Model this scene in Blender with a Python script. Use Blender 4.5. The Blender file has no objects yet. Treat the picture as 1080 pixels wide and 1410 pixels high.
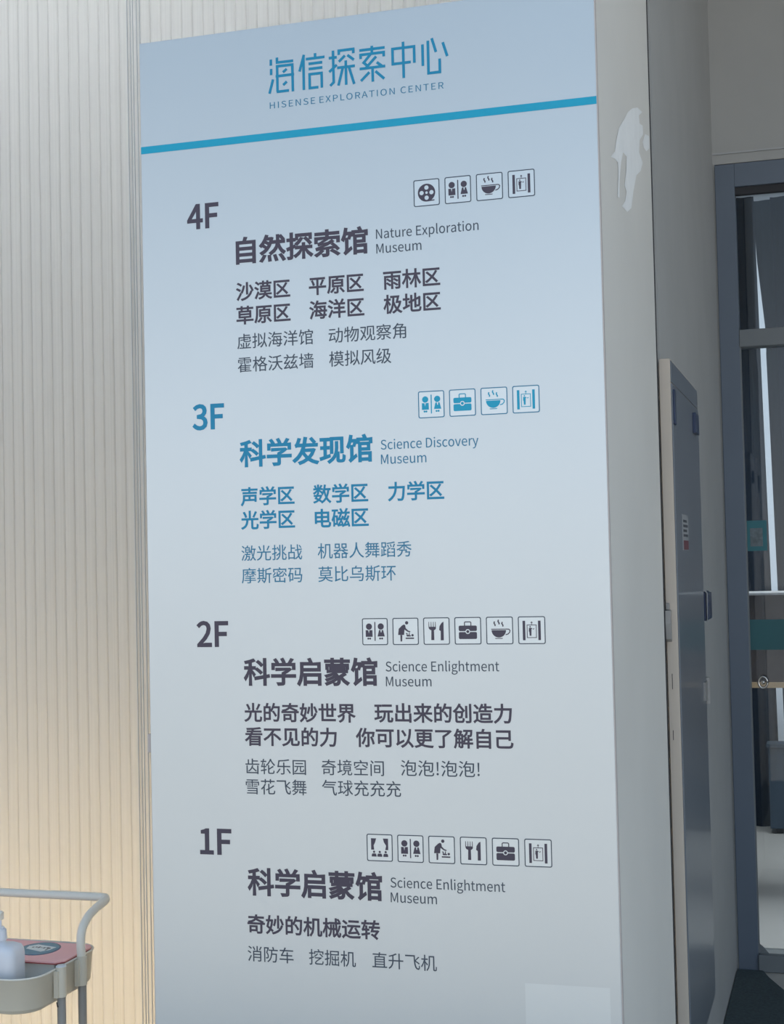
import bpy, bmesh, math, random
from mathutils import Vector, Matrix
from mathutils.geometry import delaunay_2d_cdt
random.seed(7)
C = bpy.context.scene.collection
SC = bpy.context.scene

# ---------------------------------------------------------------- camera
cam_d = bpy.data.cameras.new('camera'); cam = bpy.data.objects.new('camera', cam_d); C.objects.link(cam)
cam_d.sensor_fit = 'HORIZONTAL'; cam_d.sensor_width = 36.0; cam_d.lens = 36.0 * 2050.0 / 1080.0
cam_d.clip_start = 0.05; cam_d.clip_end = 200
R = ((0.95740681, -0.0321935, -0.2869421), (0.2878661, 0.02905725, 0.95722974), (-0.02247883, -0.99905918, 0.03708703))
cam.matrix_world = Matrix(((R[0][0], -R[0][1], -R[0][2], 0.93512925), (R[1][0], -R[1][1], -R[1][2], -2.93711153),
                           (R[2][0], -R[2][1], -R[2][2], 1.6), (0, 0, 0, 1)))
SC.camera = cam

# ---------------------------------------------------------------- world, light, exposure
w = bpy.data.worlds.new('sky'); SC.world = w; w.use_nodes = True
nt = w.node_tree; nt.nodes.clear()
out = nt.nodes.new('ShaderNodeOutputWorld'); bg = nt.nodes.new('ShaderNodeBackground')
tc = nt.nodes.new('ShaderNodeTexCoord'); sp = nt.nodes.new('ShaderNodeSeparateXYZ'); rp = nt.nodes.new('ShaderNodeValToRGB')
nt.links.new(tc.outputs['Generated'], sp.inputs[0]); nt.links.new(sp.outputs['Z'], rp.inputs[0])
nt.links.new(rp.outputs[0], bg.inputs[0]); nt.links.new(bg.outputs[0], out.inputs[0])
el = rp.color_ramp.elements
el[0].position = 0.0; el[0].color = (1.0, 0.98, 0.94, 1)
el[1].position = 1.0; el[1].color = (0.26, 0.40, 0.60, 1)
e = el.new(0.12); e.color = (0.80, 0.90, 1.0, 1)
e = el.new(0.34); e.color = (0.22, 0.33, 0.45, 1)
bg.inputs[1].default_value = 1.5
# the side of the sky towards +X, -Y is made brighter, to light the pillar's side
dt = nt.nodes.new('ShaderNodeVectorMath'); dt.operation = 'DOT_PRODUCT'; dt.inputs[1].default_value = (0.80, -0.60, 0.0)
nt.links.new(tc.outputs['Generated'], dt.inputs[0])
ma = nt.nodes.new('ShaderNodeMath'); ma.operation = 'MULTIPLY_ADD'; ma.inputs[1].default_value = 0.35; ma.inputs[2].default_value = 1.0
nt.links.new(dt.outputs['Value'], ma.inputs[0]); nt.links.new(ma.outputs[0], bg.inputs[1])

# the sun stands high behind the building: the facade is in shade, the square in front is lit
sd = bpy.data.lights.new('sun', 'SUN'); sd.energy = 3.6; sd.angle = math.radians(0.53); sd.color = (1.0, 0.95, 0.88)
so = bpy.data.objects.new('sun', sd); C.objects.link(so); so.rotation_euler = (math.radians(-21), 0, math.radians(8)); so.location = (0, 6, 12)

def area(name, loc, rot, sx, sy, power, col, spread=180):
    d = bpy.data.lights.new(name, 'AREA'); d.shape = 'RECTANGLE'; d.size = sx; d.size_y = sy
    d.energy = power; d.color = col; d.spread = math.radians(spread)
    o = bpy.data.objects.new(name, d); C.objects.link(o); o.location = loc; o.rotation_euler = rot
    return o
# daylight and the warm lamps in the hall behind the translucent facade
area('hall_daylight', (-1.5, 2.0, 4.4), (math.radians(-40), 0, 0), 3.4, 1.2, 122, (0.93, 0.97, 1.0))
area('hall_warm_lamp', (-1.5, 1.85, 0.3), (math.radians(-95), 0, 0), 3.4, 0.8, 54, (1.0, 0.76, 0.45))
# unseen fill lamps added in the lobby, for its floor and back wall
area('lobby_floor_fill', (1.2, 4.4, 3.8), (0, 0, 0), 2.6, 2.2, 62, (1.0, 0.95, 0.86), 100)
area('lobby_wall_fill', (0.6, 7.4, 2.3), (math.radians(-90), 0, math.pi), 2.2, 3.4, 24, (0.93, 0.97, 1.0))  # lamp added to brighten the back wall behind the drapes; no window here

SC.view_settings.view_transform = 'Standard'; SC.view_settings.look = 'None'
SC.view_settings.gamma = 1; SC.view_settings.use_curve_mapping = False
SC.view_settings.exposure = 0.48

# ---------------------------------------------------------------- materials
def mat(name, col, rough=0.5, metal=0.0, noise=0.0, scale=8.0, bump=0.0, spec=0.5, coat=0.0, stretch=None, noise_col=None):
    m = bpy.data.materials.new(name); m.use_nodes = True; t = m.node_tree; b = t.nodes['Principled BSDF']
    b.inputs['Base Color'].default_value = (*col, 1); b.inputs['Roughness'].default_value = rough
    b.inputs['Metallic'].default_value = metal; b.inputs['Specular IOR Level'].default_value = spec
    b.inputs['Coat Weight'].default_value = coat
    if noise or bump:
        co = t.nodes.new('ShaderNodeTexCoord'); n = t.nodes.new('ShaderNodeTexNoise'); n.inputs['Scale'].default_value = scale
        n.inputs['Detail'].default_value = 5
        if stretch:
            mp = t.nodes.new('ShaderNodeMapping'); mp.inputs['Scale'].default_value = stretch
            t.links.new(co.outputs['Object'], mp.inputs[0]); t.links.new(mp.outputs[0], n.inputs['Vector'])
        else: t.links.new(co.outputs['Object'], n.inputs['Vector'])
        if noise:
            mx = t.nodes.new('ShaderNodeMix'); mx.data_type = 'RGBA'
            nc = noise_col or tuple(c * (1 - noise) for c in col)
            mx.inputs[6].default_value = (*col, 1); mx.inputs[7].default_value = (*nc, 1)
            mr = t.nodes.new('ShaderNodeMapRange'); mr.inputs[1].default_value = .35; mr.inputs[2].default_value = .65
            t.links.new(n.outputs[0], mr.inputs[0]); t.links.new(mr.outputs[0], mx.inputs[0]); t.links.new(mx.outputs[2], b.inputs['Base Color'])
        if bump:
            bp = t.nodes.new('ShaderNodeBump'); bp.inputs['Strength'].default_value = bump; bp.inputs['Distance'].default_value = 0.002
            t.links.new(n.outputs[0], bp.inputs['Height']); t.links.new(bp.outputs[0], b.inputs['Normal'])
    return m
M = {}
M['panel'] = mat('satin_silver_panel', (0.58, 0.625, 0.655), 0.30, metal=0.62, noise=0.02, scale=1.5)
M['panel_patch'] = mat('silver_patch', (0.64, 0.69, 0.72), 0.30, metal=0.60, noise=0.02, scale=1.5)
M['side'] = mat('pale_grey_sheet', (0.79, 0.77, 0.72), 0.5, noise=0.05, scale=2.0)
M['edge'] = mat('panel_edge', (0.50, 0.45, 0.43), 0.4, noise=0.05)
M['seam'] = mat('dark_seam', (0.03, 0.03, 0.035), 0.7, noise=0.1)
M['ink'] = mat('dark_violet_vinyl', (0.062, 0.050, 0.078), 0.5, noise=0.04, scale=60)
M['slate_ink'] = mat('slate_vinyl', (0.055, 0.075, 0.105), 0.5, noise=0.04, scale=60)
M['cyan'] = mat('cyan_vinyl', (0.0, 0.235, 0.42), 0.45, noise=0.04, scale=60)
M['bar'] = mat('bright_cyan_vinyl', (0.0, 0.34, 0.53), 0.45, noise=0.04, scale=60)
M['teal_ink'] = mat('teal_blue_vinyl', (0.03, 0.20, 0.34), 0.5, noise=0.04, scale=60)
M['icon_ground'] = mat('white_vinyl_ground', (0.80, 0.84, 0.88), 0.45, noise=0.02, scale=60)
M['smear'] = mat('dried_white_paint', (0.97, 0.98, 0.97), 0.6, noise=0.06, scale=25, bump=0.3)
M['wall'] = mat('grey_painted_wall', (0.41, 0.41, 0.40), 0.75, noise=0.06, scale=3, bump=0.1)
M['plain_grey'] = mat('plain_grey_paint', (0.45, 0.46, 0.47), 0.8, noise=0.05)
M['pave'] = mat('paving', (0.58, 0.54, 0.48), 0.8, noise=0.12, scale=4)
M['matt'] = mat('dark_rubber_mat', (0.075, 0.10, 0.105), 0.8, noise=0.3, scale=90, bump=0.4)
M['frame'] = mat('slate_aluminium', (0.12, 0.15, 0.195), 0.45, noise=0.06, scale=3)
M['rail'] = mat('grey_aluminium', (0.17, 0.185, 0.195), 0.45, noise=0.06, scale=3)
M['sill'] = mat('white_sill', (0.6, 0.6, 0.56), 0.5, noise=0.05)
M['teal_band'] = mat('teal_glass_film', (0.018, 0.11, 0.125), 0.5, noise=0.05)
M['teal_card'] = mat('teal_card', (0.03, 0.17, 0.20), 0.5, noise=0.1, scale=20)
M['card_grey'] = mat('grey_print', (0.16, 0.20, 0.22), 0.5, noise=0.4, scale=50)
M['chrome'] = mat('chrome', (0.6, 0.58, 0.55), 0.15, 1.0, noise=0.05)
M['cab'] = mat('glossy_grey_steel', (0.15, 0.17, 0.20), 0.30, noise=0.05, scale=2, coat=0.15)
M['cab_end'] = mat('beige_painted_steel', (0.60, 0.52, 0.44), 0.5, noise=0.04, scale=2)
M['plastic_blue'] = mat('dark_blue_plastic', (0.012, 0.03, 0.085), 0.3, noise=0.1)
M['white_plastic'] = mat('white_plastic', (0.62, 0.64, 0.66), 0.4, noise=0.03)
M['grey_handle'] = mat('grey_plastic', (0.30, 0.29, 0.28), 0.45, noise=0.05)
M['label'] = mat('printed_label', (0.36, 0.37, 0.38), 0.5, noise=0.2, scale=30)
M['label_ink'] = mat('label_ink', (0.05, 0.055, 0.07), 0.5, noise=0.2)
M['label_red'] = mat('label_red', (0.16, 0.045, 0.06), 0.5, noise=0.1)
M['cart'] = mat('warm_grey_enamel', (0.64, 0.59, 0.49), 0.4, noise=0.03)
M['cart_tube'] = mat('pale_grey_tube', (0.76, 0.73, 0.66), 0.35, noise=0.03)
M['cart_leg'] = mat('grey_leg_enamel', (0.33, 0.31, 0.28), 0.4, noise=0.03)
M['bottle'] = mat('cool_white_plastic', (0.74, 0.76, 0.82), 0.35, noise=0.03)
M['bottle_label'] = mat('white_bottle_label', (0.80, 0.83, 0.84), 0.45, noise=0.03)
M['pink'] = mat('pink_card', (0.93, 0.50, 0.50), 0.55, noise=0.03)
M['pink_dark'] = mat('red_card_edge', (0.42, 0.08, 0.08), 0.6, noise=0.05)
M['box'] = mat('pale_grey_box', (0.80, 0.79, 0.74), 0.5, noise=0.03)
M['sticker_blue'] = mat('blue_sticker', (0.05, 0.24, 0.36), 0.4, noise=0.25, scale=40)
M['sticker_navy'] = mat('navy_sticker_rim', (0.03, 0.06, 0.17), 0.4, noise=0.05)
M['sticker_white'] = mat('white_sticker', (0.70, 0.78, 0.78), 0.4, noise=0.05)
M['curtain'] = mat('navy_curtain', (0.008, 0.026, 0.055), 0.8, noise=0.3, scale=3, stretch=(6, 1, .3))
M['slate_curtain'] = mat('slate_curtain', (0.030, 0.055, 0.085), 0.8, noise=0.3, scale=3, stretch=(6, 1, .3))
M['lobby_wall'] = mat('lobby_wall', (0.65, 0.66, 0.66), 0.8, noise=0.05)
M['lobby_floor'] = mat('lobby_floor', (0.42, 0.415, 0.40), 0.35, noise=0.06, scale=1.5)
M['brown'] = mat('brown_reflection', (0.06, 0.052, 0.055), 0.35, noise=0.3, scale=4)
M['tan'] = mat('tan_edge', (0.5, 0.36, 0.22), 0.4, noise=0.2)
M['black'] = mat('black_rubber', (0.02, 0.02, 0.02), 0.6, noise=0.1)

def translucent(name, col, tcol, mixt, rough, streak):
    m = bpy.data.materials.new(name); m.use_nodes = True; t = m.node_tree; t.nodes.clear()
    o = t.nodes.new('ShaderNodeOutputMaterial'); d = t.nodes.new('ShaderNodeBsdfDiffuse'); tr = t.nodes.new('ShaderNodeBsdfTranslucent')
    g = t.nodes.new('ShaderNodeBsdfGlossy'); m1 = t.nodes.new('ShaderNodeMixShader'); m2 = t.nodes.new('ShaderNodeMixShader'); fr = t.nodes.new('ShaderNodeFresnel')
    co = t.nodes.new('ShaderNodeTexCoord'); mp = t.nodes.new('ShaderNodeMapping'); n = t.nodes.new('ShaderNodeTexNoise')
    mp.inputs['Scale'].default_value = (260, 1, 0.15); n.inputs['Scale'].default_value = 1.0; n.inputs['Detail'].default_value = 3
    gm = t.nodes.new('ShaderNodeNewGeometry')
    t.links.new(gm.outputs['Position'], mp.inputs[0]); t.links.new(mp.outputs[0], n.inputs['Vector'])
    for sh, c in ((d, col), (tr, tcol)):
        mx = t.nodes.new('ShaderNodeMix'); mx.data_type = 'RGBA'
        mx.inputs[6].default_value = (*[v * (1 - streak) for v in c], 1); mx.inputs[7].default_value = (*c, 1)
        t.links.new(n.outputs[0], mx.inputs[0]); t.links.new(mx.outputs[2], sh.inputs['Color'])
    fr.inputs[0].default_value = 1.35; g.inputs['Roughness'].default_value = rough
    m1.inputs[0].default_value = mixt
    t.links.new(d.outputs[0], m1.inputs[1]); t.links.new(tr.outputs[0], m1.inputs[2])
    t.links.new(fr.outputs[0], m2.inputs[0]); t.links.new(m1.outputs[0], m2.inputs[1]); t.links.new(g.outputs[0], m2.inputs[2])
    t.links.new(m2.outputs[0], o.inputs[0])
    return m
M['poly'] = translucent('ribbed_polycarbonate', (0.62, 0.62, 0.61), (0.92, 0.92, 0.90), 0.60, 0.25, 0.16)
M['poly_back'] = translucent('polycarbonate_inner_skin', (0.8, 0.8, 0.8), (0.95, 0.95, 0.95), 0.8, 0.3, 0.05)

def glass(name, tint, f=1.25):
    m = bpy.data.materials.new(name); m.use_nodes = True; t = m.node_tree; t.nodes.clear()
    o = t.nodes.new('ShaderNodeOutputMaterial'); tr = t.nodes.new('ShaderNodeBsdfTransparent'); g = t.nodes.new('ShaderNodeBsdfGlossy')
    m2 = t.nodes.new('ShaderNodeMixShader'); fr = t.nodes.new('ShaderNodeFresnel'); fr.inputs[0].default_value = f
    nz = t.nodes.new('ShaderNodeTexNoise'); nz.inputs['Scale'].default_value = 0.8
    mr = t.nodes.new('ShaderNodeMapRange'); mr.inputs[3].default_value = 0.0; mr.inputs[4].default_value = 0.03
    t.links.new(nz.outputs[0], mr.inputs[0]); t.links.new(mr.outputs[0], g.inputs['Roughness'])
    tr.inputs[0].default_value = (*tint, 1)
    t.links.new(fr.outputs[0], m2.inputs[0]); t.links.new(tr.outputs[0], m2.inputs[1]); t.links.new(g.outputs[0], m2.inputs[2]); t.links.new(m2.outputs[0], o.inputs[0])
    return m
M['glass'] = glass('tinted_door_glass', (0.74, 0.80, 0.86), 1.45)

# ---------------------------------------------------------------- helpers
def bx(bm, x0, x1, y0, y1, z0, z1):
    vs = [bm.verts.new((x, y, z)) for x in (x0, x1) for y in (y0, y1) for z in (z0, z1)]
    for f in ((0, 1, 3, 2), (4, 6, 7, 5), (0, 4, 5, 1), (2, 3, 7, 6), (0, 2, 6, 4), (1, 5, 7, 3)):
        bm.faces.new([vs[i] for i in f])
    return bm
def obj(name, bm, m, parent=None, bevel=0.0, smooth=False, loc=None):
    me = bpy.data.meshes.new(name)
    bmesh.ops.recalc_face_normals(bm, faces=bm.faces)
    bm.to_mesh(me); bm.free()
    for q in (m if isinstance(m, (list, tuple)) else [m]): me.materials.append(M[q])
    if smooth:
        for p in me.polygons: p.use_smooth = True
    o = bpy.data.objects.new(name, me); C.objects.link(o)
    if parent: o.parent = parent
    if loc: o.location = loc
    if bevel:
        b = o.modifiers.new('bevel', 'BEVEL'); b.width = bevel; b.segments = 2; b.limit_method = 'ANGLE'
    return o
def box(name, x0, x1, y0, y1, z0, z1, m, parent=None, bevel=0.0):
    return obj(name, bx(bmesh.new(), x0, x1, y0, y1, z0, z1), m, parent, bevel)
def struct(o): o['kind'] = 'structure'; return o
def thing(name, label, cat, group=None):
    o = bpy.data.objects.new(name, None); C.objects.link(o); o.empty_display_size = 0.1
    return tag(o, label, cat, group)
def tag(o, label, cat, group=None):
    o['label'] = label; o['category'] = cat
    if group: o['group'] = group
    return o
def prism(bm, pts, axis, a, b):
    """polygon pts in the two other axes, extruded along axis from a to b"""
    def P(p, t): return {0: (t, p[0], p[1]), 1: (p[0], t, p[1]), 2: (p[0], p[1], t)}[axis]
    A = [bm.verts.new(P(p, a)) for p in pts]; B = [bm.verts.new(P(p, b)) for p in pts]
    bm.faces.new(A); bm.faces.new(B[::-1])
    n = len(pts)
    for i in range(n): bm.faces.new((A[i], B[i], B[(i + 1) % n], A[(i + 1) % n]))
    return bm
def rrect(x0, x1, y0, y1, r, n=5):
    o = []
    for cx, cy, a in ((x1 - r, y1 - r, 0), (x0 + r, y1 - r, 90), (x0 + r, y0 + r, 180), (x1 - r, y0 + r, 270)):
        for k in range(n + 1):
            t = math.radians(a + 90 * k / n); o.append((cx + r * math.cos(t), cy + r * math.sin(t)))
    return o
def tube(bm, path, r, seg=14, cap=True):
    path = [Vector(p) for p in path]; rings = []; n = len(path); up = None
    for i, p in enumerate(path):
        d = (path[min(i + 1, n - 1)] - path[max(i - 1, 0)]).normalized()
        if up is None: up = Vector((0, 0, 1)) if abs(d.z) < .9 else Vector((1, 0, 0))
        u = (up - d * up.dot(d)).normalized(); v = d.cross(u); up = u
        rr = r[i] if isinstance(r, (list, tuple)) else r
        rings.append([bm.verts.new(p + u * rr * math.cos(2 * math.pi * k / seg) + v * rr * math.sin(2 * math.pi * k / seg)) for k in range(seg)])
    for a, b in zip(rings, rings[1:]):
        for k in range(seg): bm.faces.new((a[k], a[(k + 1) % seg], b[(k + 1) % seg], b[k]))
    if cap: bm.faces.new(rings[0]); bm.faces.new(rings[-1][::-1])
    return bm
def smooth_path(pts, n=8):
    P = [Vector(p) for p in pts]; P = [P[0] * 2 - P[1]] + P + [P[-1] * 2 - P[-2]]; o = []
    for i in range(1, len(P) - 2):
        for k in range(n):
            t = k / n; a, b, c, d = P[i - 1:i + 3]
            o.append(0.5 * ((2 * b) + (c - a) * t + (2 * a - 5 * b + 4 * c - d) * t * t + (3 * b - a - 3 * c + d) * t ** 3))
    o.append(P[-2]); return o

# flat print: loops are filled with a triangulation; a face stays if the loops wind round it (letters) or by even-odd (pictograms)
def fill(loops, nonzero):
    V = []; E = []
    for lp in loops:
        k = len(V); n = len(lp)
        V += [Vector((p[0], p[1])) for p in lp]; E += [(k + i, k + (i + 1) % n) for i in range(n)]
    r = delaunay_2d_cdt(V, E, [], 0, 1e-7); P = r[0]; T = []
    for f in r[2]:
        cx = sum(P[i].x for i in f) / len(f); cy = sum(P[i].y for i in f) / len(f); wn = 0
        for i, j in E:
            ax, ay, bx_, by = V[i].x, V[i].y, V[j].x, V[j].y
            if (ay <= cy) != (by <= cy):
                side = (bx_ - ax) * (cy - ay) - (cx - ax) * (by - ay)
                if ay <= cy and side > 0: wn += 1
                elif ay > cy and side < 0: wn -= 1
        if (wn > 0) if nonzero else (wn % 2): T.append(tuple(f))
    return [(p.x, p.y) for p in P], T
def vinyl(name, layers, parent, y0):
    """layers: list of (loops or ready filled shape, material name, lift); lies on the plane Y = y0, facing the viewer (-Y)"""
    V = []; F = []; I = []; mats = []
    for sh, mt, lift in layers:
        if mt not in mats: mats.append(mt)
        P, T = sh if isinstance(sh, tuple) else fill(sh, False)
        k = len(V); V += [(x, y0 - 0.0004 - lift, z) for x, z in P]
        for f in T: F.append([k + i for i in f]); I.append(mats.index(mt))
    me = bpy.data.meshes.new(name); me.from_pydata(V, [], F)
    for q in mats: me.materials.append(M[q])
    me.polygons.foreach_set('material_index', I); me.update()
    o = bpy.data.objects.new(name, me); C.objects.link(o); o.parent = parent
    return o
def stroke(pts, wd):
    """a polyline thickened to a loop with mitred joins"""
    P = [Vector((p[0], p[1])) for p in pts]; L = []; Rr = []; n = len(P)
    for i in range(n):
        ds = []
        if i > 0: ds.append((P[i] - P[i - 1]).normalized())
        if i < n - 1: ds.append((P[i + 1] - P[i]).normalized())
        nn = Vector((0, 0))
        for d in ds: nn += Vector((-d.y, d.x))
        nn.normalize(); k = max(.5, nn.dot(Vector((-ds[0].y, ds[0].x))))
        L.append(P[i] + nn * wd / 2 / k); Rr.append(P[i] - nn * wd / 2 / k)
    return [tuple(p) for p in L + Rr[::-1]]
def circ(cx, cy, r, n=20): return [(cx + r * math.cos(2 * math.pi * k / n), cy + r * math.sin(2 * math.pi * k / n)) for k in range(n)]

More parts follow.
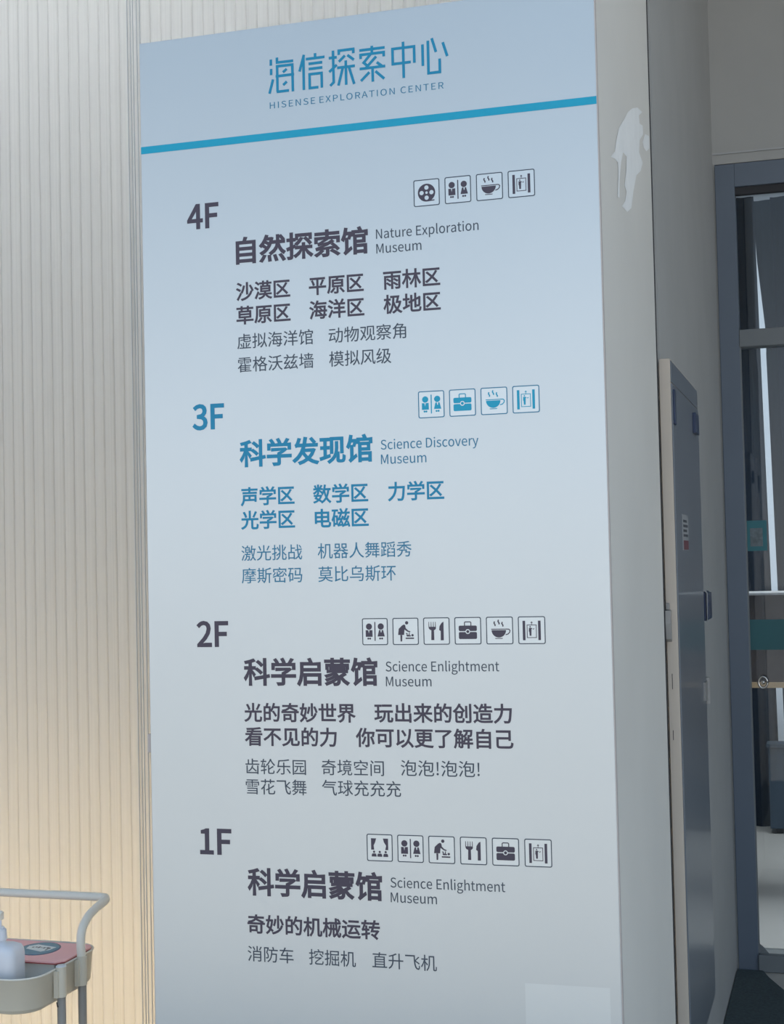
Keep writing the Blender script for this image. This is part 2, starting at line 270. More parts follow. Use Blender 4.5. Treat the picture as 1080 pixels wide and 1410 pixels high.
# outlines of the print on the sign: advance width, then closed loops of x, y in thousandths of the letter size
GLYPHS = {
'!': (323, [[130, 221, 193, 221, 205, 645, 207, 749, 115, 749, 117, 645], [161, -13, 208, 6, 227, 56, 208, 107, 161, 126, 115, 107, 95, 56, 115, 6]]),
'1': (555, [[88, 0, 490, 0, 490, 76, 343, 76, 343, 733, 273, 733, 206, 703, 121, 681, 121, 623, 252, 623, 252, 76, 88, 76]]),
'2': (555, [[44, 0, 505, 0, 505, 79, 302, 79, 182, 72, 333, 231, 434, 383, 470, 531, 444, 645, 370, 719, 256, 746, 172, 733, 102, 696, 40, 639, 93, 587, 162, 648, 245, 672, 321, 653, 365, 602, 380,
527, 344, 393, 233, 238, 44, 54]]),
'3': (555, [[263, -13, 383, 12, 467, 84, 499, 196, 478, 285, 423, 347, 344, 382, 344, 387, 413, 425, 458, 484, 474, 563, 446, 662, 371, 725, 260, 746, 147, 722, 56, 659, 105, 601, 175, 653, 257, 672,
323, 658, 366, 617, 381, 556, 362, 485, 298, 435, 178, 416, 178, 346, 313, 328, 385, 277, 406, 199, 387, 126, 335, 80, 257, 63, 152, 89, 76, 147, 29, 88, 86, 38, 162, 1]]),
'4': (555, [[340, 0, 426, 0, 426, 202, 524, 202, 524, 275, 426, 275, 426, 733, 325, 733, 20, 262, 20, 202, 340, 202], [340, 275, 115, 275, 282, 525, 341, 633, 345, 633, 340, 500]]),
'A': (608, [[4, 0, 97, 0, 168, 224, 436, 224, 506, 0, 604, 0, 355, 733, 252, 733], [191, 297, 227, 410, 300, 658, 304, 658, 378, 410, 413, 297]]),
'C': (638, [[377, -13, 465, -1, 539, 35, 602, 92, 551, 151, 475, 90, 381, 68, 304, 82, 240, 121, 193, 183, 163, 267, 153, 369, 164, 470, 195, 552, 243, 614, 307, 652, 384, 665, 468, 646, 534, 596,
584, 656, 533, 701, 466, 733, 383, 746, 278, 730, 188, 681, 119, 602, 74, 497, 58, 366, 74, 235, 118, 130, 186, 52, 274, 4]]),
'D': (688, [[101, 0, 288, 0, 408, 16, 504, 63, 573, 139, 615, 242, 629, 369, 615, 497, 573, 598, 503, 673, 406, 718, 284, 733, 101, 733], [193, 76, 193, 658, 276, 658, 369, 646, 442, 610, 493, 551,
524, 471, 534, 369, 524, 268, 493, 186, 442, 126, 369, 89, 276, 76]]),
'E': (589, [[101, 0, 534, 0, 534, 79, 193, 79, 193, 346, 471, 346, 471, 425, 193, 425, 193, 655, 523, 655, 523, 733, 101, 733]]),
'F': (552, [[101, 0, 193, 0, 193, 329, 473, 329, 473, 407, 193, 407, 193, 655, 523, 655, 523, 733, 101, 733]]),
'H': (728, [[101, 0, 193, 0, 193, 346, 535, 346, 535, 0, 628, 0, 628, 733, 535, 733, 535, 426, 193, 426, 193, 733, 101, 733]]),
'I': (293, [[101, 0, 193, 0, 193, 733, 101, 733]]),
'L': (543, [[101, 0, 514, 0, 514, 79, 193, 79, 193, 733, 101, 733]]),
'M': (812, [[101, 0, 184, 0, 184, 406, 172, 622, 176, 622, 235, 455, 374, 74, 436, 74, 574, 455, 633, 622, 637, 622, 625, 406, 625, 0, 711, 0, 711, 733, 600, 733, 460, 341, 409, 188, 405, 188, 352,
341, 212, 733, 101, 733]]),
'N': (723, [[101, 0, 188, 0, 188, 385, 177, 614, 181, 614, 260, 463, 527, 0, 622, 0, 622, 733, 534, 733, 534, 352, 547, 120, 542, 120, 463, 271, 195, 733, 101, 733]]),
'O': (742, [[371, -13, 474, 4, 561, 54, 627, 133, 669, 239, 684, 369, 669, 499, 627, 603, 561, 681, 474, 730, 371, 746, 268, 730, 181, 681, 115, 603, 73, 499, 58, 369, 73, 239, 115, 133, 181, 54,
268, 4], [371, 68, 256, 105, 180, 210, 153, 369, 180, 527, 256, 629, 371, 665, 486, 629, 562, 527, 589, 369, 562, 210, 486, 105]]),
'P': (633, [[101, 0, 193, 0, 193, 292, 314, 292, 404, 301, 479, 327, 536, 372, 572, 435, 584, 518, 571, 602, 535, 663, 477, 704, 402, 726, 310, 733, 101, 733], [193, 367, 193, 658, 298, 658, 406,
646, 471, 602, 492, 518, 472, 432, 409, 383, 302, 367]]),
'R': (635, [[193, 385, 193, 658, 316, 658, 413, 646, 474, 605, 494, 528, 474, 448, 413, 401, 316, 385], [503, 0, 607, 0, 421, 321, 508, 360, 565, 429, 586, 528, 574, 608, 539, 666, 485, 705, 414,
727, 330, 733, 101, 733, 101, 0, 193, 0, 193, 311, 325, 311]]),
'S': (596, [[304, -13, 437, 15, 523, 90, 553, 195, 533, 286, 479, 348, 402, 391, 298, 436, 241, 463, 195, 501, 176, 559, 193, 616, 241, 652, 313, 665, 405, 647, 480, 597, 528, 656, 434, 721, 313,
746, 194, 721, 112, 653, 82, 552, 106, 462, 162, 402, 231, 364, 336, 318, 399, 287, 443, 248, 459, 187, 441, 125, 388, 83, 305, 68, 195, 93, 103, 159, 48, 95, 119, 38, 205, 0]]),
'T': (599, [[253, 0, 346, 0, 346, 655, 568, 655, 568, 733, 31, 733, 31, 655, 253, 655]]),
'X': (573, [[17, 0, 115, 0, 220, 198, 279, 317, 283, 317, 346, 198, 455, 0, 557, 0, 342, 374, 542, 733, 445, 733, 347, 546, 295, 438, 291, 438, 233, 546, 133, 733, 31, 733, 231, 379]]),
'a': (563, [[217, -13, 313, 10, 397, 65, 400, 65, 408, 0, 483, 0, 483, 334, 464, 452, 403, 529, 295, 557, 174, 534, 82, 486, 117, 423, 191, 463, 280, 481, 349, 461, 383, 411, 392, 344, 203, 306, 94,
240, 59, 141, 80, 58, 136, 5], [243, 61, 194, 70, 160, 97, 147, 147, 170, 209, 247, 254, 392, 283, 392, 132, 317, 79]]),
'c': (510, [[306, -13, 400, 5, 482, 55, 442, 117, 384, 79, 314, 63, 226, 89, 167, 162, 146, 271, 168, 381, 229, 454, 317, 480, 375, 467, 425, 433, 471, 493, 405, 538, 313, 557, 232, 545, 161, 509,
104, 450, 66, 370, 52, 271, 65, 172, 100, 93, 154, 35, 224, -1]]),
'e': (554, [[312, -13, 411, 3, 490, 42, 458, 103, 395, 71, 322, 60, 231, 84, 169, 149, 142, 250, 508, 250, 512, 302, 487, 437, 413, 526, 295, 557, 222, 544, 156, 508, 102, 448, 65, 369, 52, 271, 65,
173, 102, 94, 158, 35, 229, -1], [141, 315, 169, 407, 225, 464, 297, 484, 370, 465, 416, 408, 432, 315]]),
'g': (564, [[275, -250, 421, -224, 516, -156, 550, -62, 529, 11, 466, 54, 361, 67, 254, 67, 197, 75, 167, 96, 159, 126, 169, 163, 194, 191, 274, 172, 376, 195, 446, 261, 473, 361, 461, 425, 429, 473,
540, 473, 540, 543, 351, 543, 274, 557, 173, 533, 99, 466, 71, 363, 93, 276, 142, 217, 142, 213, 101, 172, 82, 112, 96, 58, 131, 23, 131, 18, 72, -38, 51, -105, 80, -184, 158, -233], [274, 234, 217,
250, 175, 295, 159, 363, 175, 432, 216, 475, 274, 490, 333, 475, 375, 432, 390, 363, 374, 295, 332, 250], [288, -187, 203, -175, 150, -142, 131, -92, 144, -45, 186, 0, 256, -8, 350, -8, 411, -15,
448, -36, 460, -77, 439, -130, 379, -171]]),
'h': (607, [[92, 0, 184, 0, 184, 394, 257, 456, 332, 477, 391, 462, 424, 415, 435, 332, 435, 0, 526, 0, 526, 344, 508, 461, 454, 533, 360, 557, 261, 530, 180, 466, 184, 578, 184, 796, 92, 796]]),
'i': (275, [[92, 0, 184, 0, 184, 543, 92, 543], [138, 655, 182, 672, 199, 716, 182, 759, 138, 775, 95, 759, 78, 716, 95, 672]]),
'l': (284, [[188, -13, 241, -5, 228, 65, 209, 63, 191, 72, 184, 102, 184, 796, 92, 796, 92, 108, 102, 42, 133, 1]]),
'm': (926, [[92, 0, 184, 0, 184, 394, 255, 457, 320, 477, 377, 462, 410, 415, 421, 332, 421, 0, 512, 0, 512, 394, 584, 457, 649, 477, 706, 462, 739, 415, 750, 332, 750, 0, 841, 0, 841, 344, 823, 461,
769, 533, 677, 557, 583, 528, 497, 453, 467, 509, 419, 544, 347, 557, 256, 530, 178, 464, 176, 464, 167, 543, 92, 543]]),
'n': (610, [[92, 0, 184, 0, 184, 394, 257, 456, 332, 477, 391, 462, 424, 415, 435, 332, 435, 0, 526, 0, 526, 344, 508, 461, 454, 533, 360, 557, 260, 530, 178, 464, 176, 464, 167, 543, 92, 543]]),
'o': (606, [[303, -13, 380, -1, 449, 35, 504, 93, 541, 172, 554, 271, 541, 370, 504, 450, 449, 509, 380, 545, 303, 557, 226, 545, 157, 509, 102, 450, 65, 370, 52, 271, 65, 172, 102, 93, 157, 35, 226,
-1], [303, 63, 221, 89, 166, 162, 146, 271, 166, 381, 221, 454, 303, 480, 386, 454, 441, 381, 461, 271, 441, 162, 386, 89]]),
'p': (620, [[92, -229, 184, -229, 184, -45, 181, 50, 256, 3, 331, -13, 403, 0, 468, 37, 520, 97, 555, 178, 567, 280, 558, 373, 532, 450, 488, 508, 427, 545, 351, 557, 259, 534, 178, 480, 176, 480,
167, 543, 92, 543], [316, 64, 255, 76, 184, 120, 184, 406, 259, 461, 328, 480, 412, 455, 458, 385, 472, 279, 452, 164, 397, 90]]),
'r': (388, [[92, 0, 184, 0, 184, 349, 225, 423, 273, 463, 320, 475, 373, 466, 390, 545, 332, 557, 247, 527, 178, 444, 176, 444, 167, 543, 92, 543]]),
's': (468, [[234, -13, 342, 9, 409, 67, 431, 148, 406, 230, 344, 280, 266, 313, 209, 336, 166, 365, 149, 407, 160, 447, 193, 475, 250, 486, 316, 472, 373, 438, 417, 495, 343, 539, 249, 557, 148, 536,
84, 481, 62, 403, 86, 327, 145, 279, 220, 246, 279, 222, 325, 189, 344, 143, 332, 100, 297, 70, 237, 58, 150, 76, 76, 123, 32, 62, 123, 8]]),
't': (377, [[262, -13, 363, 7, 345, 76, 283, 61, 233, 73, 207, 109, 199, 165, 199, 469, 347, 469, 347, 543, 199, 543, 199, 696, 123, 696, 113, 543, 27, 538, 27, 469, 108, 469, 108, 168, 122, 73, 171,
10]]),
'u': (607, [[251, -13, 349, 14, 430, 85, 433, 85, 440, 0, 516, 0, 516, 543, 425, 543, 425, 158, 353, 88, 278, 66, 220, 81, 187, 128, 176, 210, 176, 543, 84, 543, 84, 199, 102, 82, 157, 11]]),
'v': (521, [[209, 0, 316, 0, 508, 543, 418, 543, 315, 234, 265, 74, 260, 74, 210, 234, 108, 543, 13, 543]]),
'x': (498, [[15, 0, 111, 0, 184, 127, 239, 224, 244, 224, 303, 127, 383, 0, 483, 0, 304, 274, 469, 543, 374, 543, 307, 424, 259, 333, 254, 333, 201, 424, 128, 543, 29, 543, 194, 283]]),
'y': (521, [[101, -234, 193, -209, 259, -142, 304, -46, 508, 543, 419, 543, 321, 242, 277, 88, 272, 88, 218, 242, 108, 543, 13, 543, 231, -1, 219, -42, 191, -102, 151, -144, 97, -159, 55, -150, 37,
-223]]),
'不': (1000, [[559, 478, 747, 340, 899, 203, 960, 261, 804, 394, 615, 526], [69, 770, 69, 693, 514, 693, 393, 525, 232, 374, 44, 255, 95, 189, 291, 319, 459, 481, 459, -78, 540, -78, 540, 584, 610,
693, 931, 693, 931, 770]]),
'世': (1000, [[457, 835, 457, 590, 275, 590, 275, 813, 197, 813, 197, 590, 51, 590, 51, 517, 197, 517, 197, -15, 922, -15, 922, 58, 275, 58, 275, 517, 457, 517, 457, 200, 801, 200, 801, 517, 950, 517,
950, 590, 801, 590, 801, 824, 723, 824, 723, 590, 532, 590, 532, 835], [723, 517, 723, 269, 532, 269, 532, 517]]),
'乌': (1000, [[57, 195, 57, 128, 757, 128, 757, 195], [775, 737, 461, 737, 511, 833, 432, 845, 387, 737, 192, 737, 192, 309, 845, 309, 827, 89, 799, 4, 758, -6, 613, -1, 638, -72, 786, -74, 829, -65,
862, -41, 899, 69, 921, 343, 921, 377, 264, 377, 264, 669, 744, 669, 730, 567, 712, 524, 677, 514, 558, 519, 575, 456, 706, 453, 745, 459, 774, 477, 803, 546, 823, 703, 826, 737]]),
'乐': (1000, [[236, 278, 145, 145, 38, 32, 100, -17, 209, 108, 309, 254], [692, 247, 804, 112, 891, -14, 960, 22, 870, 145, 757, 277], [129, 351, 247, 364, 482, 364, 482, 18, 477, 1, 458, -4, 318, -3,
345, -78, 450, -76, 515, -64, 549, -37, 558, 18, 558, 364, 924, 364, 925, 440, 558, 440, 558, 641, 482, 641, 482, 440, 201, 440, 245, 698, 582, 718, 875, 763, 832, 829, 529, 784, 171, 764, 155, 594,
135, 486, 121, 443, 104, 422]]),
'了': (1000, [[97, 762, 97, 688, 745, 688, 613, 581, 464, 491, 464, 18, 458, 1, 436, -5, 253, -4, 283, -80, 410, -78, 490, -68, 532, -40, 543, 17, 543, 453, 732, 577, 893, 723, 834, 766, 817, 762]]),
'人': (1000, [[457, 837, 453, 710, 430, 531, 368, 331, 246, 138, 43, -17, 104, -76, 235, 13, 337, 118, 412, 235, 466, 358, 502, 480, 539, 362, 595, 239, 672, 119, 776, 13, 910, -72, 965, -9, 786, 113,
665, 271, 590, 437, 551, 586, 534, 689, 541, 837]]),
'以': (1000, [[374, 712, 461, 590, 525, 473, 592, 513, 526, 627, 438, 747], [761, 801, 741, 557, 698, 356, 625, 196, 511, 71, 346, -21, 403, -86, 525, -18, 622, 65, 697, 163, 814, 37, 900, -77, 966,
-28, 864, 97, 733, 230, 788, 388, 822, 576, 841, 798], [141, 20, 218, 69, 493, 204, 473, 274, 240, 165, 240, 763, 160, 763, 160, 173, 138, 115, 100, 82]]),
'你': (1000, [[449, 412, 393, 238, 311, 96, 375, 55, 460, 208, 522, 397], [758, 397, 833, 222, 879, 58, 951, 83, 904, 246, 826, 419], [466, 836, 399, 624, 300, 452, 361, 404, 413, 484, 459, 577, 612,
577, 612, 11, 608, -2, 595, -5, 490, -5, 517, -81, 597, -78, 650, -66, 678, -38, 686, 11, 686, 577, 875, 577, 851, 436, 915, 424, 959, 638, 908, 650, 895, 647, 487, 647, 540, 819], [264, 836, 156,
616, 16, 437, 58, 363, 160, 487, 160, -78, 232, -78, 232, 600, 335, 815]]),
'充': (1000, [[150, 306, 342, 327, 327, 230, 298, 148, 247, 81, 169, 27, 55, -15, 102, -82, 227, -31, 315, 35, 372, 117, 406, 216, 423, 331, 572, 339, 572, 53, 582, -13, 619, -47, 690, -56, 842, -56,
909, -40, 943, 20, 958, 140, 887, 174, 881, 72, 866, 26, 836, 15, 700, 15, 661, 22, 652, 54, 652, 344, 793, 351, 851, 281, 918, 325, 803, 448, 659, 572, 598, 534, 730, 416, 259, 395, 445, 607, 936,
607, 936, 680, 67, 680, 67, 607, 344, 607, 256, 497, 193, 432, 156, 399, 124, 383], [425, 821, 505, 680, 583, 708, 500, 844]]),
'光': (1000, [[138, 766, 210, 636, 256, 516, 329, 544, 280, 664, 206, 791], [795, 802, 738, 669, 669, 544, 733, 519, 873, 774], [459, 840, 459, 458, 55, 458, 55, 387, 322, 387, 308, 279, 281, 184,
232, 102, 152, 35, 34, -16, 81, -80, 209, -21, 297, 57, 353, 152, 385, 262, 401, 387, 587, 387, 587, 32, 597, -35, 632, -69, 701, -78, 846, -78, 912, -61, 946, 2, 960, 129, 890, 161, 885, 53, 870, 5,
840, -7, 709, -7, 671, 0, 662, 32, 662, 387, 948, 387, 948, 458, 535, 458, 535, 840]]),
'兹': (1000, [[493, -36, 570, -19, 855, 19, 885, -67, 951, -41, 904, 79, 831, 204, 770, 180, 828, 78, 593, 53, 745, 231, 886, 434, 819, 470, 747, 352, 581, 340, 668, 458, 746, 587, 696, 610, 948, 610,
948, 679, 690, 679, 786, 813, 709, 841, 610, 679, 345, 679, 374, 692, 335, 763, 282, 836, 215, 808, 297, 679, 60, 679, 60, 610, 255, 610, 176, 465, 114, 376, 56, 324, 79, 256, 282, 284, 140, 107, 90,
56, 51, 32, 76, -37, 405, 14, 425, -62, 490, -40, 452, 76, 390, 198, 330, 178, 381, 75, 174, 52, 327, 230, 468, 433, 401, 469, 329, 351, 161, 339, 248, 457, 326, 586, 273, 610, 674, 610, 595, 466,
533, 377, 502, 342, 475, 325, 498, 257, 699, 284, 559, 108, 508, 57, 469, 33]]),
'出': (1000, [[104, 341, 104, -21, 814, -21, 814, -78, 895, -78, 895, 341, 814, 341, 814, 54, 539, 54, 539, 404, 855, 404, 855, 750, 774, 750, 774, 477, 539, 477, 539, 839, 457, 839, 457, 477, 228,
477, 228, 749, 150, 749, 150, 404, 457, 404, 457, 54, 187, 54, 187, 341]]),
'创': (1000, [[838, 824, 838, 20, 832, 0, 812, -6, 659, -5, 686, -76, 800, -75, 867, -64, 902, -36, 913, 20, 913, 824], [643, 724, 643, 168, 715, 168, 715, 724], [142, 474, 142, 45, 153, -23, 193,
-56, 269, -65, 455, -65, 524, -50, 560, 5, 576, 112, 509, 141, 502, 52, 485, 10, 450, 0, 275, 0, 226, 8, 216, 45, 216, 407, 432, 407, 419, 275, 403, 223, 374, 213, 288, 218, 307, 153, 406, 152, 438,
160, 463, 178, 490, 256, 506, 444, 507, 474], [313, 838, 244, 708, 146, 585, 27, 480, 82, 428, 219, 558, 330, 713, 448, 578, 540, 457, 595, 507, 492, 636, 362, 774, 383, 818]]),
'力': (1000, [[410, 838, 410, 665, 410, 622, 83, 622, 83, 545, 406, 545, 390, 429, 354, 310, 291, 192, 193, 78, 53, -25, 111, -84, 260, 29, 364, 154, 431, 285, 468, 417, 484, 545, 827, 545, 794, 161,
749, 16, 730, 3, 703, 0, 545, 7, 571, -70, 731, -72, 779, -61, 817, -31, 855, 58, 882, 250, 905, 582, 907, 622, 488, 622, 488, 665, 488, 838]]),
'动': (1000, [[89, 758, 89, 691, 476, 691, 476, 758], [653, 823, 650, 609, 507, 609, 507, 537, 647, 537, 623, 318, 565, 126, 458, -25, 517, -79, 632, 88, 695, 298, 721, 537, 870, 537, 850, 157, 819,
19, 780, 4, 650, 10, 673, -64, 812, -65, 853, -55, 884, -27, 923, 134, 945, 571, 945, 609, 724, 609, 727, 823], [89, 44, 90, 45, 90, 43, 163, 69, 427, 131, 446, 64, 512, 86, 410, 365, 348, 348, 406,
194, 168, 144, 224, 292, 270, 451, 494, 451, 494, 520, 54, 520, 54, 451, 193, 451, 148, 286, 111, 183, 88, 136, 65, 113]]),
'区': (1000, [[927, 786, 97, 786, 97, -50, 952, -50, 952, 22, 171, 22, 171, 713, 927, 713], [259, 585, 505, 369, 371, 249, 226, 149, 286, 92, 425, 196, 558, 319, 772, 92, 833, 147, 609, 374, 712, 501,
802, 637, 731, 665, 651, 540, 555, 422, 313, 629]]),
'升': (1000, [[496, 825, 300, 740, 60, 672, 86, 611, 277, 660, 277, 437, 50, 437, 50, 364, 276, 364, 253, 222, 183, 90, 40, -25, 95, -82, 199, -7, 271, 78, 317, 169, 342, 265, 352, 364, 658, 364, 658,
-80, 734, -80, 734, 364, 951, 364, 951, 437, 734, 437, 734, 821, 658, 821, 658, 437, 353, 437, 353, 683, 552, 764]]),
'原': (1000, [[369, 402, 788, 402, 788, 308, 369, 308], [369, 552, 788, 552, 788, 459, 369, 459], [699, 165, 876, -42, 940, -4, 758, 197], [371, 199, 291, 96, 200, 4, 264, -37, 355, 62, 442, 175],
[131, 785, 131, 501, 126, 331, 99, 148, 35, -21, 99, -60, 168, 121, 198, 319, 205, 501, 205, 715, 943, 715, 943, 785], [530, 704, 492, 611, 295, 611, 295, 248, 541, 248, 541, 4, 537, -9, 521, -13,
396, -12, 419, -79, 515, -78, 576, -68, 606, -43, 614, 3, 614, 248, 864, 248, 864, 611, 573, 611, 617, 691]]),
'发': (1000, [[673, 790, 801, 642, 860, 683, 731, 826], [144, 523, 178, 536, 251, 540, 391, 540, 309, 347, 191, 185, 30, 57, 86, -1, 205, 86, 302, 188, 381, 305, 449, 200, 531, 110, 392, 33, 240, -18,
280, -82, 443, -24, 589, 61, 739, -25, 917, -83, 964, -16, 794, 33, 648, 108, 764, 241, 844, 413, 793, 437, 779, 433, 441, 433, 477, 540, 930, 540, 931, 612, 497, 612, 537, 830, 453, 844, 411, 612,
229, 612, 303, 797, 223, 812, 187, 702, 156, 634, 138, 607, 119, 594], [588, 154, 497, 249, 427, 361, 742, 361, 676, 248]]),
'可': (1000, [[56, 769, 56, 694, 747, 694, 747, 29, 741, 7, 718, 0, 532, 3, 563, -78, 690, -77, 772, -65, 813, -34, 825, 28, 825, 694, 948, 694, 948, 769], [231, 475, 494, 475, 494, 245, 231, 245],
[158, 547, 158, 93, 231, 93, 231, 173, 568, 173, 568, 547]]),
'启': (1000, [[276, 311, 276, -75, 349, -75, 349, -11, 810, -11, 810, -73, 887, -73, 887, 311], [349, 57, 349, 241, 810, 241, 810, 57], [436, 821, 495, 697, 154, 697, 154, 456, 147, 297, 114, 126, 36,
-31, 97, -82, 178, 76, 218, 251, 230, 418, 869, 418, 869, 697, 541, 697, 575, 708, 507, 841], [230, 627, 793, 627, 793, 488, 230, 488]]),
'器': (1000, [[196, 730, 366, 730, 366, 589, 196, 589], [622, 730, 802, 730, 802, 589, 622, 589], [614, 484, 740, 420, 452, 420, 511, 518, 437, 532, 437, 795, 128, 795, 128, 524, 431, 524, 364, 420,
52, 420, 52, 353, 298, 353, 180, 268, 30, 198, 72, 141, 128, 165, 128, -80, 198, -80, 198, -51, 365, -51, 365, -74, 437, -74, 437, 229, 246, 229, 328, 289, 396, 353, 582, 353, 654, 287, 739, 229,
555, 229, 555, -80, 624, -80, 624, -51, 802, -51, 802, -74, 875, -74, 875, 164, 924, 148, 972, 208, 811, 266, 675, 353, 949, 353, 949, 420, 774, 420, 801, 449, 734, 490, 653, 524], [553, 795, 553,
524, 875, 524, 875, 795], [198, 15, 198, 163, 365, 163, 365, 15], [624, 15, 624, 163, 802, 163, 802, 15]]),
'园': (1000, [[262, 623, 262, 560, 740, 560, 740, 623], [197, 451, 197, 388, 360, 388, 340, 265, 286, 177, 181, 119, 222, 64, 342, 135, 404, 241, 428, 388, 544, 388, 544, 182, 551, 129, 577, 102, 629,
94, 728, 94, 773, 105, 797, 147, 808, 231, 749, 257, 742, 173, 720, 156, 638, 156, 615, 161, 610, 183, 610, 388, 798, 388, 798, 451], [82, 793, 82, -80, 156, -80, 156, -34, 843, -34, 843, -80, 920,
-80, 920, 793], [156, 36, 156, 723, 843, 723, 843, 36]]),
'地': (1000, [[429, 747, 429, 473, 321, 428, 349, 361, 429, 395, 429, 79, 442, -5, 488, -46, 577, -57, 824, -57, 904, -40, 946, 16, 964, 125, 897, 153, 888, 65, 866, 22, 821, 11, 580, 11, 530, 16,
507, 35, 501, 77, 501, 426, 635, 483, 635, 143, 706, 143, 706, 513, 846, 573, 839, 277, 828, 255, 809, 250, 742, 252, 760, 186, 854, 194, 890, 214, 909, 260, 918, 637, 922, 651, 869, 671, 855, 660,
840, 646, 706, 590, 706, 840, 635, 840, 635, 560, 501, 504, 501, 747], [33, 154, 63, 79, 372, 219, 355, 286, 241, 238, 241, 528, 359, 528, 359, 599, 241, 599, 241, 828, 170, 828, 170, 599, 42, 599,
42, 528, 170, 528, 170, 208]]),
'境': (1000, [[485, 300, 801, 300, 801, 234, 485, 234], [485, 415, 801, 415, 801, 350, 485, 350], [587, 833, 614, 767, 397, 767, 397, 704, 900, 704, 900, 767, 692, 767, 657, 846], [748, 692, 706, 584,
537, 584, 575, 594, 539, 694, 477, 680, 509, 584, 367, 584, 367, 520, 927, 520, 927, 584, 773, 584, 817, 675], [415, 468, 415, 181, 519, 181, 493, 83, 426, 17, 299, -25, 338, -83, 482, -28, 559, 58,
590, 181, 681, 181, 681, 33, 687, -23, 705, -49, 737, -62, 774, -66, 842, -66, 903, -59, 940, -26, 953, 72, 893, 103, 888, 18, 870, -4, 836, -7, 788, -7, 760, -3, 752, 26, 752, 181, 873, 181, 873,
468], [34, 129, 59, 53, 353, 170, 338, 238, 233, 199, 233, 525, 330, 525, 330, 596, 233, 596, 233, 828, 160, 828, 160, 596, 50, 596, 50, 525, 160, 525, 160, 172]]),
'墙': (1000, [[558, 205, 719, 205, 719, 129, 558, 129], [503, 247, 503, 87, 775, 87, 775, 247], [403, 644, 499, 512, 554, 545, 512, 609, 455, 673], [822, 671, 723, 541, 776, 513, 882, 643], [605, 841,
605, 754, 363, 754, 363, 690, 605, 690, 605, 505, 326, 505, 326, 440, 958, 440, 958, 505, 676, 505, 676, 690, 916, 690, 916, 754, 676, 754, 676, 841], [375, 367, 375, -79, 442, -79, 442, -35, 834,
-35, 834, -76, 904, -76, 904, 367], [442, 25, 442, 307, 834, 307, 834, 25], [35, 163, 64, 91, 338, 216, 323, 280, 223, 238, 223, 530, 321, 530, 321, 599, 223, 599, 223, 828, 154, 828, 154, 599, 46,
599, 46, 530, 154, 530, 154, 209]]),
'声': (1000, [[460, 842, 460, 757, 70, 757, 70, 691, 460, 691, 460, 593, 131, 593, 131, 528, 886, 528, 886, 593, 536, 593, 536, 691, 930, 691, 930, 757, 536, 757, 536, 842], [153, 449, 153, 318, 145,
203, 109, 80, 29, -34, 87, -85, 172, 34, 214, 167, 791, 167, 791, 116, 866, 116, 866, 449], [791, 232, 535, 232, 535, 386, 791, 386], [223, 232, 227, 317, 227, 386, 462, 386, 462, 232]]),
'奇': (1000, [[53, 444, 53, 376, 735, 376, 735, 12, 730, -5, 709, -10, 543, -9, 571, -80, 689, -79, 764, -69, 802, -41, 812, 11, 812, 376, 950, 376, 950, 444], [472, 841, 458, 747, 103, 747, 103, 680,
435, 680, 372, 601, 261, 546, 87, 510, 121, 451, 284, 485, 398, 534, 474, 601, 831, 453, 886, 507, 508, 658, 517, 680, 902, 680, 902, 747, 536, 747, 549, 841], [227, 234, 484, 234, 484, 97, 227, 97],
[156, 295, 156, -30, 227, -30, 227, 36, 556, 36, 556, 295]]),
'妙': (1000, [[500, 669, 469, 506, 422, 367, 486, 336, 535, 482, 570, 656], [775, 662, 842, 521, 887, 387, 955, 412, 909, 544, 839, 684], [839, 351, 785, 243, 711, 154, 615, 82, 499, 28, 360, -11,
401, -77, 547, -31, 671, 31, 772, 111, 851, 210, 909, 329], [638, 840, 638, 221, 709, 221, 709, 840], [318, 565, 291, 387, 247, 238, 145, 315, 207, 565], [66, 291, 217, 172, 139, 58, 41, -19, 87,
-78, 191, 7, 273, 124, 358, 42, 407, 99, 304, 191, 361, 384, 392, 629, 347, 637, 335, 635, 222, 635, 255, 834, 184, 839, 152, 635, 44, 635, 44, 565, 138, 565]]),
'学': (1000, [[460, 347, 460, 275, 60, 275, 60, 204, 460, 204, 460, 14, 455, -2, 435, -7, 269, -6, 302, -78, 487, -65, 526, -40, 536, 13, 536, 204, 945, 204, 945, 275, 536, 275, 536, 315, 670, 385,
784, 469, 735, 506, 719, 502, 228, 502, 228, 436, 635, 436, 550, 387], [424, 824, 500, 674, 280, 674, 318, 693, 277, 761, 221, 830, 159, 802, 246, 674, 80, 674, 80, 475, 152, 475, 152, 606, 853, 606,
853, 475, 928, 475, 928, 674, 763, 674, 861, 808, 785, 834, 683, 674, 520, 674, 572, 694, 539, 770, 490, 849]]),
'密': (1000, [[182, 553, 126, 458, 47, 375, 108, 338, 185, 426, 243, 525], [352, 628, 448, 575, 524, 518, 564, 567, 486, 622, 390, 672], [729, 511, 826, 416, 898, 323, 955, 365, 881, 456, 784, 548],
[688, 638, 549, 509, 370, 404, 370, 569, 302, 569, 302, 376, 302, 373, 38, 287, 83, 224, 321, 308, 363, 288, 436, 282, 649, 282, 717, 294, 752, 339, 768, 430, 704, 455, 698, 383, 680, 351, 644, 344,
440, 344, 402, 346, 596, 461, 752, 606], [161, 196, 161, -34, 771, -34, 771, -78, 846, -78, 846, 204, 771, 204, 771, 37, 536, 37, 536, 250, 460, 250, 460, 37, 235, 37, 235, 196], [442, 838, 467, 754,
77, 754, 77, 558, 151, 558, 151, 686, 849, 686, 849, 558, 925, 558, 925, 754, 545, 754, 513, 850]]),
'察': (1000, [[291, 148, 188, 61, 59, -7, 111, -63, 246, 19, 359, 124], [637, 105, 885, -54, 937, -3, 687, 150], [137, 408, 213, 343, 128, 296, 40, 262, 79, 208, 213, 270, 335, 358, 335, 313, 678,
